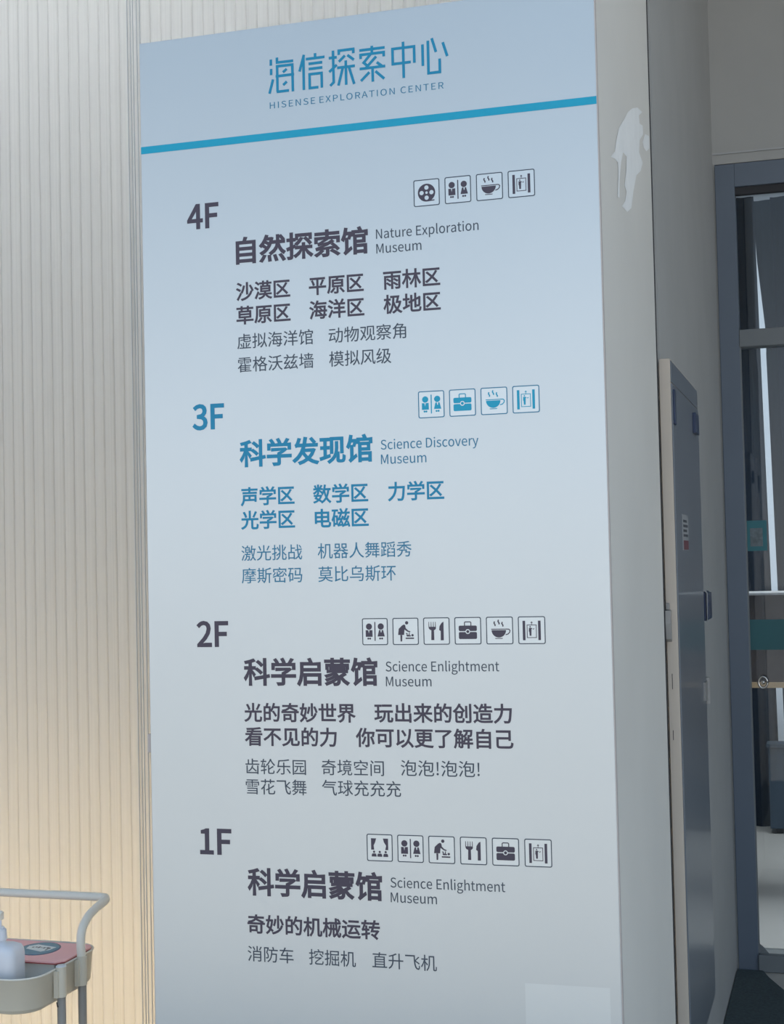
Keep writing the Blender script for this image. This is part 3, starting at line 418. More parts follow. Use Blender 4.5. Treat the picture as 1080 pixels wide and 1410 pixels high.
313, 678, 364, 789, 290, 921, 238, 966, 299, 848, 339, 746, 397, 823, 486, 886, 584, 842, 612, 829, 608, 572, 608, 547, 670, 487, 654, 561, 501, 664, 377, 355, 377, 436, 475, 495, 591, 453, 611, 441,
608, 428, 607, 309, 607, 342, 660, 275, 671, 188, 559, 44, 458, 87, 412, 189, 480, 269, 556, 411, 556, 350, 464, 274, 516, 234, 482, 313, 424, 260, 377, 184, 437], [605, 548, 788, 548, 699, 436],
[161, 237, 161, 172, 474, 172, 474, 5, 470, -6, 456, -10, 337, -10, 360, -74, 450, -73, 509, -64, 539, -41, 547, 4, 547, 172, 841, 172, 841, 237], [437, 827, 473, 756, 69, 756, 69, 604, 140, 604,
140, 693, 856, 693, 856, 604, 931, 604, 931, 756, 557, 756, 510, 844]]),
'己': (1000, [[153, 454, 153, 81, 173, -5, 239, -47, 366, -58, 745, -58, 828, -52, 885, -30, 922, 11, 944, 76, 957, 169, 881, 199, 865, 84, 826, 29, 746, 16, 363, 16, 279, 21, 240, 41, 230, 81, 230,
381, 751, 381, 751, 318, 830, 318, 830, 781, 140, 781, 140, 705, 751, 705, 751, 454]]),
'平': (1000, [[174, 630, 229, 509, 266, 399, 337, 424, 299, 532, 242, 650], [755, 655, 706, 532, 646, 417, 711, 396, 834, 633], [52, 348, 52, 273, 459, 273, 459, -79, 537, -79, 537, 273, 949, 273,
949, 348, 537, 348, 537, 698, 893, 698, 893, 773, 105, 773, 105, 698, 459, 698, 459, 348]]),
'战': (1000, [[765, 771, 867, 621, 922, 655, 817, 800], [82, 388, 82, -61, 150, -61, 150, -5, 424, -5, 424, -57, 494, -57, 494, 388, 307, 388, 307, 578, 515, 578, 515, 646, 307, 646, 307, 834, 235,
834, 235, 388], [150, 64, 150, 320, 424, 320, 424, 64], [634, 834, 650, 539, 508, 518, 519, 453, 656, 473, 678, 303, 706, 158, 610, 65, 502, -5, 557, -59, 647, 2, 729, 80, 769, -5, 817, -60, 875,
-80, 914, -64, 947, -2, 972, 118, 917, 157, 901, 44, 874, 5, 825, 44, 783, 144, 873, 285, 939, 437, 882, 469, 831, 346, 761, 229, 724, 483, 957, 517, 946, 582, 718, 549, 704, 834]]),
'拟': (1000, [[512, 722, 589, 563, 639, 418, 705, 447, 653, 591, 573, 746], [167, 839, 167, 638, 42, 638, 42, 568, 167, 568, 167, 349, 28, 309, 47, 235, 167, 274, 167, 9, 163, -5, 150, -9, 56, -9, 77,
-78, 155, -76, 203, -64, 229, -38, 236, 9, 236, 297, 341, 332, 331, 400, 236, 370, 236, 568, 331, 568, 331, 638, 236, 638, 236, 839], [803, 814, 792, 589, 766, 393, 719, 226, 644, 89, 534, -19, 595,
-76, 682, 10, 750, 110, 799, 225, 861, 78, 903, -48, 974, -14, 914, 148, 828, 328, 863, 551, 879, 812], [397, 15, 397, 17, 398, 14, 457, 69, 669, 226, 644, 290, 479, 174, 479, 798, 406, 798, 406,
165, 388, 105, 356, 71]]),
'挑': (1000, [[338, 686, 400, 577, 439, 472, 500, 506, 459, 609, 395, 717], [876, 727, 760, 505, 813, 475, 944, 692], [167, 839, 167, 638, 40, 638, 40, 568, 167, 568, 167, 356, 28, 309, 48, 236, 167,
280, 167, 7, 163, -7, 150, -11, 56, -10, 77, -80, 155, -77, 203, -66, 229, -41, 237, 7, 237, 307, 341, 347, 329, 415, 237, 382, 237, 568, 336, 568, 336, 638, 237, 638, 237, 839], [299, 227, 339, 164,
500, 282, 473, 163, 407, 60, 286, -24, 338, -78, 443, -7, 511, 76, 552, 171, 571, 276, 575, 391, 575, 833, 505, 833, 505, 392, 505, 363], [677, 833, 677, 49, 685, -23, 714, -59, 770, -69, 875, -69,
927, -52, 956, 6, 968, 112, 902, 144, 894, 29, 870, 0, 780, 0, 755, 9, 748, 48, 748, 336, 915, 167, 964, 220, 768, 405, 748, 385, 748, 833]]),
'挖': (1000, [[686, 566, 792, 475, 876, 387, 928, 433, 842, 519, 735, 606], [554, 601, 462, 515, 350, 443, 399, 391, 516, 475, 618, 578], [581, 833, 632, 726, 364, 726, 364, 557, 430, 557, 430, 662,
878, 662, 878, 557, 948, 557, 948, 726, 706, 726, 710, 727, 651, 848], [406, 372, 406, 308, 681, 308, 491, 168, 417, 87, 404, 39, 419, -10, 465, -40, 544, -51, 829, -51, 896, -39, 934, 13, 951, 132,
886, 156, 879, 65, 863, 26, 833, 18, 541, 18, 495, 25, 477, 48, 496, 87, 596, 170, 842, 333, 855, 348, 806, 374, 790, 372], [167, 839, 167, 638, 42, 638, 42, 568, 167, 568, 167, 360, 36, 321, 56,
249, 167, 284, 167, 10, 163, -4, 150, -8, 56, -8, 77, -79, 155, -76, 204, -64, 230, -38, 238, 10, 238, 308, 344, 343, 333, 412, 238, 382, 238, 568, 331, 568, 331, 638, 238, 638, 238, 839]]),
'掘': (1000, [[368, 797, 368, 491, 363, 318, 339, 131, 281, -41, 340, -81, 403, 103, 432, 305, 438, 491, 438, 546, 923, 546, 923, 797], [438, 733, 852, 733, 852, 610, 438, 610], [472, 197, 472, -40,
865, -40, 865, -75, 928, -75, 928, 197, 865, 197, 865, 22, 727, 22, 727, 254, 912, 254, 912, 477, 848, 477, 848, 315, 727, 315, 727, 514, 664, 514, 664, 315, 549, 315, 549, 476, 488, 476, 488, 254,
664, 254, 664, 22, 535, 22, 535, 197], [162, 839, 162, 638, 42, 638, 42, 568, 162, 568, 162, 348, 28, 309, 47, 235, 162, 273, 162, 14, 158, 0, 145, -4, 51, -4, 72, -73, 149, -70, 198, -59, 224, -34,
232, 14, 232, 296, 334, 329, 324, 398, 232, 369, 232, 568, 329, 568, 329, 638, 232, 638, 232, 839]]),
'探': (1000, [[366, 785, 366, 605, 429, 605, 429, 719, 860, 719, 860, 608, 926, 608, 926, 785], [540, 655, 458, 549, 353, 463, 407, 410, 516, 510, 607, 632], [676, 623, 783, 518, 865, 416, 922, 459,
838, 559, 730, 661], [608, 461, 608, 351, 356, 351, 356, 283, 563, 283, 493, 183, 404, 99, 303, 39, 351, -20, 494, 89, 608, 240, 608, -72, 679, -72, 679, 243, 786, 94, 915, -17, 966, 42, 833, 143,
725, 283, 938, 283, 938, 351, 679, 351, 679, 461], [167, 840, 167, 638, 50, 638, 50, 568, 167, 568, 167, 353, 39, 309, 61, 237, 167, 277, 167, 9, 163, -4, 150, -8, 62, -8, 84, -74, 158, -72, 205,
-61, 230, -36, 237, 9, 237, 303, 342, 343, 328, 412, 237, 379, 237, 568, 335, 568, 335, 638, 237, 638, 237, 840]]),
'摩': (1000, [[810, 388, 564, 358, 265, 342, 279, 295, 539, 306, 539, 244, 249, 244, 249, 192, 539, 192, 539, 125, 196, 125, 196, 71, 539, 71, 539, -4, 535, -19, 517, -24, 372, -22, 395, -81, 569,
-72, 604, -51, 613, -5, 613, 71, 953, 71, 953, 125, 613, 125, 613, 192, 907, 192, 907, 244, 613, 244, 613, 311, 858, 345], [368, 683, 368, 618, 221, 618, 221, 566, 352, 566, 281, 492, 198, 438, 237,
395, 305, 444, 368, 510, 368, 382, 426, 382, 426, 511, 518, 437, 557, 479, 426, 560, 426, 566, 565, 566, 565, 618, 426, 618, 426, 683], [728, 683, 728, 618, 591, 618, 591, 566, 708, 566, 639, 495,
558, 443, 597, 401, 665, 449, 728, 514, 728, 391, 787, 391, 787, 517, 852, 450, 920, 398, 962, 442, 882, 496, 810, 566, 939, 566, 939, 618, 787, 618, 787, 683], [478, 831, 507, 761, 106, 761, 106,
448, 102, 289, 81, 120, 30, -37, 89, -83, 145, 89, 170, 276, 176, 448, 176, 700, 951, 700, 951, 761, 591, 761, 552, 848]]),
'数': (1000, [[443, 821, 368, 688, 417, 664, 506, 793], [88, 793, 150, 661, 207, 686, 143, 815], [410, 260, 369, 188, 317, 126, 203, 180, 247, 260], [110, 153, 264, 83, 159, 24, 41, -14, 77, -72, 209,
-23, 326, 50, 412, -6, 460, 43, 375, 95, 446, 191, 495, 309, 454, 326, 442, 323, 278, 323, 300, 375, 233, 387, 206, 323, 70, 323, 70, 260, 175, 260], [257, 841, 257, 654, 50, 654, 50, 592, 234, 592,
145, 501, 39, 435, 80, 378, 173, 442, 257, 526, 257, 404, 327, 404, 327, 540, 461, 435, 503, 489, 342, 592, 531, 592, 531, 654, 327, 654, 327, 841], [629, 832, 597, 661, 549, 507, 481, 383, 538, 337,
606, 467, 645, 326, 694, 199, 593, 73, 451, -22, 493, -83, 628, 11, 731, 129, 816, 15, 921, -71, 972, -12, 859, 75, 771, 198, 837, 370, 880, 576, 948, 576, 948, 646, 663, 646, 698, 821], [809, 576,
779, 415, 733, 276, 684, 419, 648, 576]]),
'斯': (1000, [[179, 143, 125, 51, 52, -27, 112, -71, 188, 17, 251, 123], [316, 114, 406, -18, 468, 16, 376, 142], [387, 829, 387, 707, 204, 707, 204, 829, 135, 829, 135, 707, 53, 707, 53, 640, 135,
640, 135, 231, 38, 231, 38, 164, 536, 164, 536, 231, 457, 231, 457, 640, 529, 640, 529, 707, 457, 707, 457, 829], [204, 640, 387, 640, 387, 548, 204, 548], [204, 488, 387, 488, 387, 394, 204, 394],
[204, 333, 387, 333, 387, 231, 204, 231], [567, 736, 567, 390, 559, 234, 521, 87, 435, -47, 489, -95, 584, 50, 627, 212, 637, 389, 637, 434, 785, 434, 785, -81, 856, -81, 856, 434, 961, 434, 961,
504, 637, 504, 637, 688, 806, 730, 954, 784, 893, 839, 746, 783]]),
'更': (1000, [[252, 238, 188, 212, 245, 134, 313, 71, 202, 23, 47, -15, 92, -81, 261, -33, 382, 28, 536, -30, 721, -62, 937, -77, 969, -3, 762, 7, 587, 31, 443, 76, 504, 157, 534, 247, 873, 247, 873,
634, 545, 634, 545, 719, 935, 719, 935, 787, 65, 787, 65, 719, 467, 719, 467, 634, 156, 634, 156, 247, 455, 247, 427, 178, 374, 114, 307, 169], [228, 411, 467, 411, 467, 371, 465, 309, 228, 309],
[543, 309, 545, 370, 545, 411, 798, 411, 798, 309], [228, 571, 467, 571, 467, 471, 228, 471], [545, 571, 798, 571, 798, 471, 545, 471]]),
'机': (1000, [[498, 783, 498, 462, 490, 296, 448, 124, 349, -32, 406, -80, 513, 89, 560, 280, 571, 462, 571, 712, 759, 712, 759, 68, 764, -18, 782, -51, 839, -70, 890, -70, 943, -56, 961, -35, 971, 0,
979, 156, 922, 188, 917, 45, 907, 7, 887, 0, 858, 0, 840, 6, 833, 62, 833, 783], [218, 840, 218, 626, 52, 626, 52, 554, 208, 554, 131, 344, 28, 175, 67, 107, 148, 239, 218, 406, 218, -79, 291, -79,
291, 380, 397, 234, 444, 296, 291, 464, 291, 554, 439, 554, 439, 626, 291, 626, 291, 840]]),
'来': (1000, [[756, 629, 655, 428, 719, 406, 834, 605], [185, 600, 240, 501, 276, 408, 347, 436, 309, 528, 252, 624], [460, 840, 460, 719, 104, 719, 104, 648, 460, 648, 460, 396, 57, 396, 57, 324,
409, 324, 301, 206, 171, 102, 34, 26, 88, -36, 222, 46, 350, 156, 460, 282, 460, -79, 539, -79, 539, 285, 650, 156, 779, 45, 914, -39, 968, 23, 831, 101, 700, 205, 591, 324, 945, 324, 945, 396, 539,
396, 539, 648, 903, 648, 903, 719, 539, 719, 539, 840]]),
'极': (1000, [[196, 840, 196, 647, 62, 647, 62, 577, 190, 577, 123, 367, 31, 197, 71, 124, 138, 251, 196, 410, 196, -79, 264, -79, 264, 457, 338, 313, 384, 366, 264, 548, 264, 577, 375, 577, 375, 647,
264, 647, 264, 840], [387, 775, 387, 706, 501, 706, 477, 400, 414, 151, 292, -37, 354, -81, 440, 39, 500, 182, 538, 349, 599, 224, 673, 114, 584, 35, 484, -24, 537, -81, 634, -20, 722, 59, 813, -18,
916, -77, 967, -15, 862, 40, 770, 116, 865, 280, 929, 486, 883, 505, 869, 502, 756, 502, 829, 775], [572, 706, 739, 706, 664, 436, 843, 436, 792, 292, 721, 171, 625, 323, 558, 497]]),
'林': (1000, [[674, 841, 674, 625, 494, 625, 494, 553, 658, 553, 598, 394, 516, 249, 423, 136, 468, 68, 580, 218, 674, 412, 674, -78, 749, -78, 749, 419, 825, 233, 913, 88, 971, 146, 856, 323, 768,
553, 940, 553, 940, 625, 749, 625, 749, 841], [234, 841, 234, 625, 54, 625, 54, 553, 221, 553, 139, 344, 29, 175, 70, 106, 158, 241, 234, 414, 234, -78, 307, -78, 307, 441, 422, 282, 471, 347, 307,
533, 307, 553, 450, 553, 450, 625, 307, 625, 307, 841]]),
'格': (1000, [[575, 667, 794, 667, 742, 577, 675, 496, 611, 571, 563, 648], [202, 840, 202, 626, 52, 626, 52, 555, 193, 555, 124, 345, 28, 175, 67, 109, 139, 235, 202, 397, 202, -79, 273, -79, 273,
425, 355, 299, 400, 356, 273, 511, 273, 555, 387, 555, 363, 535, 422, 484, 521, 590, 626, 450, 489, 355, 341, 291, 384, 230, 462, 262, 462, -81, 532, -81, 532, -37, 811, -37, 811, -77, 884, -77, 884,
270, 930, 252, 977, 315, 840, 372, 726, 449, 821, 570, 889, 713, 842, 735, 828, 732, 612, 732, 654, 822, 582, 841, 506, 694, 403, 570, 403, 626, 273, 626, 273, 840], [532, 29, 532, 222, 811, 222,
811, 29], [511, 287, 597, 339, 676, 401, 756, 340, 847, 287]]),
'械': (1000, [[781, 789, 871, 676, 923, 709, 830, 818], [881, 503, 843, 362, 791, 235, 752, 583, 949, 583, 949, 651, 749, 651, 746, 840, 675, 840, 680, 651, 372, 651, 372, 583, 684, 583, 705, 345,
739, 146, 661, 50, 566, -29, 618, -72, 694, -7, 760, 69, 793, -9, 831, -59, 874, -76, 921, -59, 949, -2, 963, 105, 910, 143, 900, 29, 882, -7, 846, 32, 810, 142, 889, 303, 944, 493], [426, 532, 426,
360, 366, 360, 366, 294, 425, 294, 414, 190, 382, 88, 322, -5, 371, -44, 438, 61, 473, 175, 485, 294, 559, 294, 559, 28, 620, 28, 620, 294, 676, 294, 676, 360, 620, 360, 620, 532, 559, 532, 559, 360,
486, 360, 486, 532], [178, 840, 178, 628, 62, 628, 62, 558, 178, 558, 178, 556, 117, 346, 33, 175, 72, 105, 128, 216, 178, 356, 178, -79, 248, -79, 248, 435, 306, 321, 348, 377, 248, 527, 248, 558,
337, 558, 337, 628, 248, 628, 248, 840]]),
'模': (1000, [[472, 417, 820, 417, 820, 345, 472, 345], [472, 542, 820, 542, 820, 472, 472, 472], [732, 840, 732, 757, 578, 757, 578, 840, 507, 840, 507, 757, 360, 757, 360, 693, 507, 693, 507, 618,
578, 618, 578, 693, 732, 693, 732, 618, 805, 618, 805, 693, 945, 693, 945, 757, 805, 757, 805, 840], [402, 599, 402, 289, 606, 289, 591, 206, 340, 206, 340, 142, 569, 142, 518, 73, 436, 19, 312, -20,
352, -80, 497, -28, 592, 45, 647, 140, 711, 42, 803, -32, 920, -80, 966, -18, 863, 16, 780, 70, 719, 142, 943, 142, 943, 206, 666, 206, 679, 289, 893, 289, 893, 599], [175, 840, 175, 647, 50, 647,
50, 577, 175, 577, 175, 576, 115, 367, 32, 197, 72, 124, 127, 233, 175, 372, 175, -79, 247, -79, 247, 436, 318, 286, 366, 340, 247, 535, 247, 577, 350, 577, 350, 647, 247, 647, 247, 840]]),
'比': (1000, [[125, -72, 198, -38, 459, 50, 454, 126, 208, 50, 208, 456, 456, 456, 456, 531, 208, 531, 208, 829, 129, 829, 129, 69, 115, 19, 88, -7], [534, 835, 534, 87, 545, 1, 583, -42, 657, -54,
811, -54, 889, -29, 927, 56, 942, 215, 870, 250, 862, 108, 844, 37, 806, 18, 665, 18, 621, 30, 611, 85, 611, 377, 779, 480, 928, 590, 865, 656, 751, 555, 611, 457, 611, 835]]),
'气': (1000, [[254, 590, 254, 527, 853, 527, 853, 590], [257, 842, 198, 701, 120, 574, 28, 470, 95, 425, 183, 532, 262, 663, 927, 663, 927, 729, 294, 729, 332, 824], [153, 448, 153, 382, 698, 382,
709, 235, 728, 108, 761, 9, 810, -56, 879, -79, 926, -62, 952, -9, 963, 87, 910, 131, 903, 32, 884, -5, 822, 61, 786, 229, 771, 448]]),
'沃': (1000, [[91, 777, 271, 669, 314, 731, 133, 831], [37, 497, 138, 446, 220, 390, 262, 453, 178, 506, 78, 554], [70, -18, 135, -67, 311, 257, 256, 305, 162, 130], [845, 826, 614, 772, 331, 738,
353, 675, 576, 698, 576, 524, 575, 457, 303, 457, 303, 384, 568, 384, 531, 244, 442, 103, 277, -27, 333, -82, 483, 37, 578, 167, 629, 299, 695, 139, 788, 12, 913, -79, 963, -18, 832, 74, 737, 211,
675, 384, 953, 384, 953, 457, 651, 457, 653, 523, 653, 709, 909, 768]]),
'沙': (1000, [[420, 670, 369, 488, 296, 336, 363, 297, 437, 460, 495, 656], [755, 660, 838, 516, 893, 379, 962, 410, 905, 545, 819, 688], [824, 384, 767, 262, 686, 162, 582, 83, 453, 23, 298, -18,
340, -87, 503, -39, 638, 29, 748, 117, 833, 227, 894, 360], [583, 832, 583, 228, 660, 228, 660, 832], [91, 774, 195, 720, 280, 662, 325, 723, 237, 779, 133, 828], [37, 499, 221, 390, 264, 452, 179,
505, 78, 554], [70, -16, 134, -66, 312, 258, 256, 306, 162, 132]]),
'泡': (1000, [[88, 777, 185, 724, 264, 665, 307, 727, 228, 783, 130, 832], [38, 506, 136, 457, 215, 402, 259, 465, 178, 517, 79, 563], [66, -21, 132, -67, 295, 260, 237, 305], [458, 465, 652, 465,
652, 310, 458, 310], [468, 841, 389, 649, 276, 496, 341, 451, 384, 503, 384, 52, 398, -26, 448, -64, 544, -74, 815, -74, 899, -59, 943, -5, 962, 99, 892, 129, 882, 44, 859, 5, 812, -5, 546, -5, 490,
-1, 464, 16, 458, 52, 458, 243, 723, 243, 723, 531, 404, 531, 468, 639, 840, 639, 828, 341, 807, 235, 777, 221, 687, 225, 707, 152, 815, 152, 849, 162, 874, 186, 902, 317, 916, 674, 916, 709, 501,
709, 542, 822]]),
'洋': (1000, [[88, 767, 188, 704, 270, 639, 317, 698, 234, 760, 133, 820], [42, 500, 230, 384, 274, 444, 187, 501, 85, 554], [63, -10, 130, -57, 290, 269, 231, 314], [795, 843, 700, 653, 524, 653,
578, 677, 539, 757, 483, 841, 417, 814, 469, 733, 506, 653, 349, 653, 349, 583, 599, 583, 599, 439, 380, 439, 380, 369, 599, 369, 599, 223, 319, 223, 319, 151, 599, 151, 599, -80, 676, -80, 676, 151,
960, 151, 960, 223, 676, 223, 676, 369, 904, 369, 904, 439, 676, 439, 676, 583, 936, 583, 936, 653, 777, 653, 869, 818]]),
'海': (1000, [[95, 775, 190, 723, 268, 668, 312, 725, 233, 778, 138, 826], [42, 484, 132, 433, 206, 379, 249, 437, 83, 536], [72, -22, 137, -63, 268, 263, 210, 304], [557, 469, 620, 413, 668, 356,
458, 356, 475, 497, 821, 497, 814, 356, 672, 356, 713, 386, 600, 497], [285, 356, 285, 287, 378, 287, 341, 67, 786, 67, 763, 5, 726, -10, 608, -4, 629, -69, 755, -70, 795, -61, 826, -34, 844, 3, 859,
67, 935, 67, 935, 132, 868, 132, 880, 287, 963, 287, 963, 356, 884, 356, 892, 526, 893, 562, 412, 562, 387, 356], [448, 287, 810, 287, 797, 132, 426, 132], [532, 257, 651, 132, 696, 164, 575, 284],
[442, 841, 371, 671, 273, 532, 338, 490, 446, 658, 938, 658, 938, 727, 479, 727, 515, 822]]),
'消': (1000, [[863, 812, 757, 622, 821, 595, 935, 784], [351, 778, 412, 682, 452, 590, 519, 623, 477, 713, 414, 807], [85, 778, 181, 719, 258, 656, 304, 714, 226, 774, 130, 829], [38, 510, 136, 452,
216, 390, 260, 449, 180, 508, 81, 563], [69, -21, 134, -70, 295, 258, 239, 303], [453, 312, 822, 312, 822, 203, 453, 203], [453, 377, 453, 484, 822, 484, 822, 377], [604, 841, 604, 555, 379, 555,
379, -80, 453, -80, 453, 139, 822, 139, 822, 15, 818, 1, 802, -4, 676, -3, 700, -74, 796, -73, 857, -62, 887, -35, 895, 14, 895, 555, 679, 555, 679, 841]]),
'漠': (1000, [[434, 417, 814, 417, 814, 345, 434, 345], [434, 542, 814, 542, 814, 472, 434, 472], [88, 767, 175, 705, 244, 642, 294, 698, 135, 817], [42, 500, 204, 386, 250, 445, 87, 551], [63, -10,
130, -53, 274, 264, 214, 307], [706, 840, 706, 757, 542, 757, 542, 840, 470, 840, 470, 757, 316, 757, 316, 693, 470, 693, 470, 618, 542, 618, 542, 693, 706, 693, 706, 618, 778, 618, 778, 693, 947,
693, 947, 757, 778, 757, 778, 840], [364, 599, 364, 289, 581, 289, 566, 206, 297, 206, 297, 142, 542, 142, 487, 72, 397, 18, 263, -20, 302, -81, 460, -29, 562, 45, 622, 142, 693, 42, 794, -33, 922,
-81, 968, -18, 855, 15, 763, 69, 696, 142, 951, 142, 951, 206, 641, 206, 655, 289, 887, 289, 887, 599]]),
'激': (1000, [[340, 551, 517, 551, 517, 471, 340, 471], [340, 682, 517, 682, 517, 604, 340, 604], [64, 786, 203, 659, 249, 708, 107, 829], [35, 509, 173, 402, 218, 453, 77, 555], [46, -26, 107, -65,
232, 248, 179, 286], [692, 841, 652, 616, 582, 432, 582, 738, 444, 738, 479, 830, 401, 841, 374, 738, 278, 738, 278, 415, 575, 415, 624, 366, 669, 454, 699, 308, 748, 163, 676, 53, 579, -35, 629,
-81, 714, -1, 781, 93, 843, -1, 922, -79, 970, -19, 884, 62, 817, 164, 878, 353, 914, 579, 960, 579, 960, 648, 728, 648, 760, 830], [366, 394, 390, 339, 237, 339, 237, 276, 336, 276, 336, 240, 328,
155, 289, 57, 198, -37, 250, -81, 327, -7, 372, 72, 393, 151, 509, 151, 500, 45, 488, 3, 462, -6, 381, -2, 399, -64, 494, -64, 523, -57, 546, -40, 566, 26, 577, 185, 578, 213, 400, 213, 400, 238,
400, 276, 612, 276, 612, 339, 462, 339, 429, 410], [849, 579, 824, 399, 782, 244, 735, 405, 707, 566, 711, 579]]),
'然': (1000, [[765, 786, 871, 649, 929, 685, 820, 818], [345, 113, 365, -72, 439, -61, 414, 120], [551, 115, 611, -70, 685, -54, 620, 128], [758, 120, 834, 16, 889, -82, 959, -49, 901, 47, 824, 148],
[172, 141, 111, 37, 41, -52, 111, -80, 181, 15, 241, 122], [664, 828, 664, 647, 664, 628, 501, 628, 501, 556, 659, 556, 626, 436, 546, 319, 398, 212, 452, 160, 576, 244, 657, 339, 705, 438, 757, 327,
825, 235, 910, 166, 960, 227, 861, 306, 787, 418, 737, 556, 943, 556, 943, 628, 735, 628, 735, 646, 735, 828], [258, 848, 206, 722, 129, 597, 34, 492, 86, 445, 186, 557, 268, 689, 433, 689, 390, 562,
272, 626, 237, 582, 363, 509, 305, 421, 186, 500, 144, 460, 264, 374, 168, 294, 57, 234, 109, 176, 220, 240, 319, 327, 403, 437, 470, 573, 517, 735, 472, 753, 458, 751, 298, 751, 330, 829]]),
'物': (1000, [[534, 840, 492, 693, 433, 561, 357, 454, 415, 411, 477, 498, 530, 602, 616, 602, 557, 442, 475, 298, 375, 189, 434, 145, 537, 268, 621, 428, 681, 602, 763, 602, 693, 355, 584, 139, 438,
-18, 501, -63, 649, 109, 758, 342, 829, 602, 876, 602, 844, 174, 802, 18, 764, 2, 660, 7, 681, -68, 795, -68, 833, -57, 865, -28, 914, 150, 949, 634, 951, 672, 558, 672, 603, 827], [98, 782, 73, 601,
29, 448, 86, 414, 130, 563, 222, 563, 222, 337, 35, 285, 55, 213, 222, 265, 222, -80, 292, -80, 292, 287, 418, 327, 408, 393, 292, 358, 292, 563, 395, 563, 395, 635, 292, 635, 292, 839, 222, 839,
222, 635, 144, 635, 163, 772]]),
'玩': (1000, [[432, 771, 432, 699, 905, 699, 905, 771], [34, 113, 51, 40, 404, 139, 395, 206, 252, 168, 252, 401, 367, 401, 367, 471, 252, 471, 252, 693, 382, 693, 382, 763, 47, 763, 47, 693, 179,
693, 179, 471, 62, 471, 62, 401, 179, 401, 179, 149], [388, 481, 388, 408, 523, 408, 514, 284, 493, 180, 452, 95, 384, 27, 282, -25, 326, -82, 438, -23, 513, 55, 559, 152, 585, 269, 596, 408, 709,
408, 709, 29, 716, -33, 743, -65, 797, -74, 884, -74, 934, -59, 961, -4, 973, 103, 905, 134, 898, 21, 878, -3, 808, -3, 788, 3, 783, 30, 783, 408, 958, 408, 958, 481]]),
'环': (1000, [[677, 494, 792, 354, 881, 224, 942, 271, 850, 398, 734, 534], [36, 102, 55, 31, 343, 135, 331, 203, 230, 167, 230, 413, 319, 413, 319, 483, 230, 483, 230, 702, 340, 702, 340, 772, 41,
772, 41, 702, 160, 702, 160, 483, 56, 483, 56, 413, 160, 413, 160, 143], [391, 776, 391, 703, 646, 703, 570, 535, 471, 388, 354, 271, 413, 212, 513, 316, 602, 440, 602, -77, 676, -77, 676, 577, 728,
703, 944, 703, 944, 776]]),
'现': (1000, [[432, 791, 432, 259, 504, 259, 504, 725, 807, 725, 807, 259, 881, 259, 881, 791], [43, 100, 60, 27, 401, 129, 392, 199, 261, 160, 261, 413, 366, 413, 366, 483, 261, 483, 261, 702, 386,
702, 386, 772, 55, 772, 55, 702, 189, 702, 189, 483, 70, 483, 70, 413, 189, 413, 189, 139], [617, 640, 617, 447, 612, 350, 590, 249, 542, 150, 459, 55, 332, -29, 379, -83, 518, 14, 608, 125, 660,
243, 660, 32, 670, -21, 700, -47, 756, -54, 848, -54, 912, -38, 943, 22, 955, 144, 894, 174, 883, 35, 848, 3, 766, 3, 738, 10, 730, 39, 730, 276, 669, 276, 687, 445, 687, 640]]),
'球': (1000, [[392, 507, 455, 409, 498, 318, 561, 348, 515, 438, 450, 533], [743, 790, 862, 679, 907, 724, 787, 829], [879, 539, 744, 350, 695, 560, 695, 597, 958, 597, 958, 666, 695, 666, 695, 839,
622, 839, 622, 666, 377, 666, 377, 597, 622, 597, 622, 334, 338, 85, 385, 21, 622, 250, 622, 13, 617, -4, 600, -9, 475, -8, 502, -81, 598, -78, 655, -65, 686, -38, 695, 14, 695, 294, 752, 178, 828,
80, 927, -8, 975, 49, 854, 157, 769, 288, 944, 504], [34, 97, 51, 25, 372, 128, 361, 196, 237, 157, 237, 413, 337, 413, 337, 483, 237, 483, 237, 702, 353, 702, 353, 772, 46, 772, 46, 702, 166, 702,
166, 483, 54, 483, 54, 413, 166, 413, 166, 136]]),
'电': (1000, [[452, 408, 452, 264, 204, 264, 204, 408], [531, 408, 788, 408, 788, 264, 531, 264], [452, 478, 204, 478, 204, 621, 452, 621], [531, 478, 531, 621, 788, 621, 788, 478], [126, 695, 126,
129, 204, 129, 204, 191, 452, 191, 452, 85, 465, -5, 510, -51, 597, -63, 818, -63, 900, -44, 943, 21, 962, 142, 887, 176, 878, 76, 857, 26, 814, 13, 602, 13, 557, 18, 536, 39, 531, 83, 531, 191, 865,
191, 865, 695, 531, 695, 531, 838, 452, 838, 452, 695]]),
'界': (1000, [[311, 271, 311, 212, 300, 132, 246, 48, 118, -26, 169, -86, 267, -34, 330, 24, 367, 87, 384, 150, 388, 210, 388, 271], [231, 578, 461, 578, 461, 469, 231, 469], [536, 578, 768, 578, 768,
469, 536, 469], [231, 744, 461, 744, 461, 637, 231, 637], [536, 744, 768, 744, 768, 637, 536, 637], [629, 271, 629, -78, 706, -78, 706, 269, 806, 211, 911, 169, 962, 233, 789, 302, 646, 406, 845,
406, 845, 808, 157, 808, 157, 406, 357, 406, 215, 299, 45, 227, 95, 164, 227, 224, 350, 307, 449, 406, 559, 406, 624, 335, 703, 271]]),
'的': (1000, [[552, 423, 638, 302, 705, 189, 769, 229, 610, 456], [240, 842, 199, 679, 87, 679, 87, -54, 156, -54, 156, 25, 435, 25, 435, 679, 268, 679, 321, 828], [156, 612, 366, 612, 366, 401, 156,
401], [156, 93, 156, 335, 366, 335, 366, 93], [598, 844, 535, 643, 443, 479, 506, 436, 600, 613, 856, 613, 833, 181, 796, 24, 778, 10, 753, 7, 604, 13, 629, -59, 778, -61, 823, -50, 859, -19, 903,
159, 928, 644, 929, 682, 627, 682, 670, 828]]),
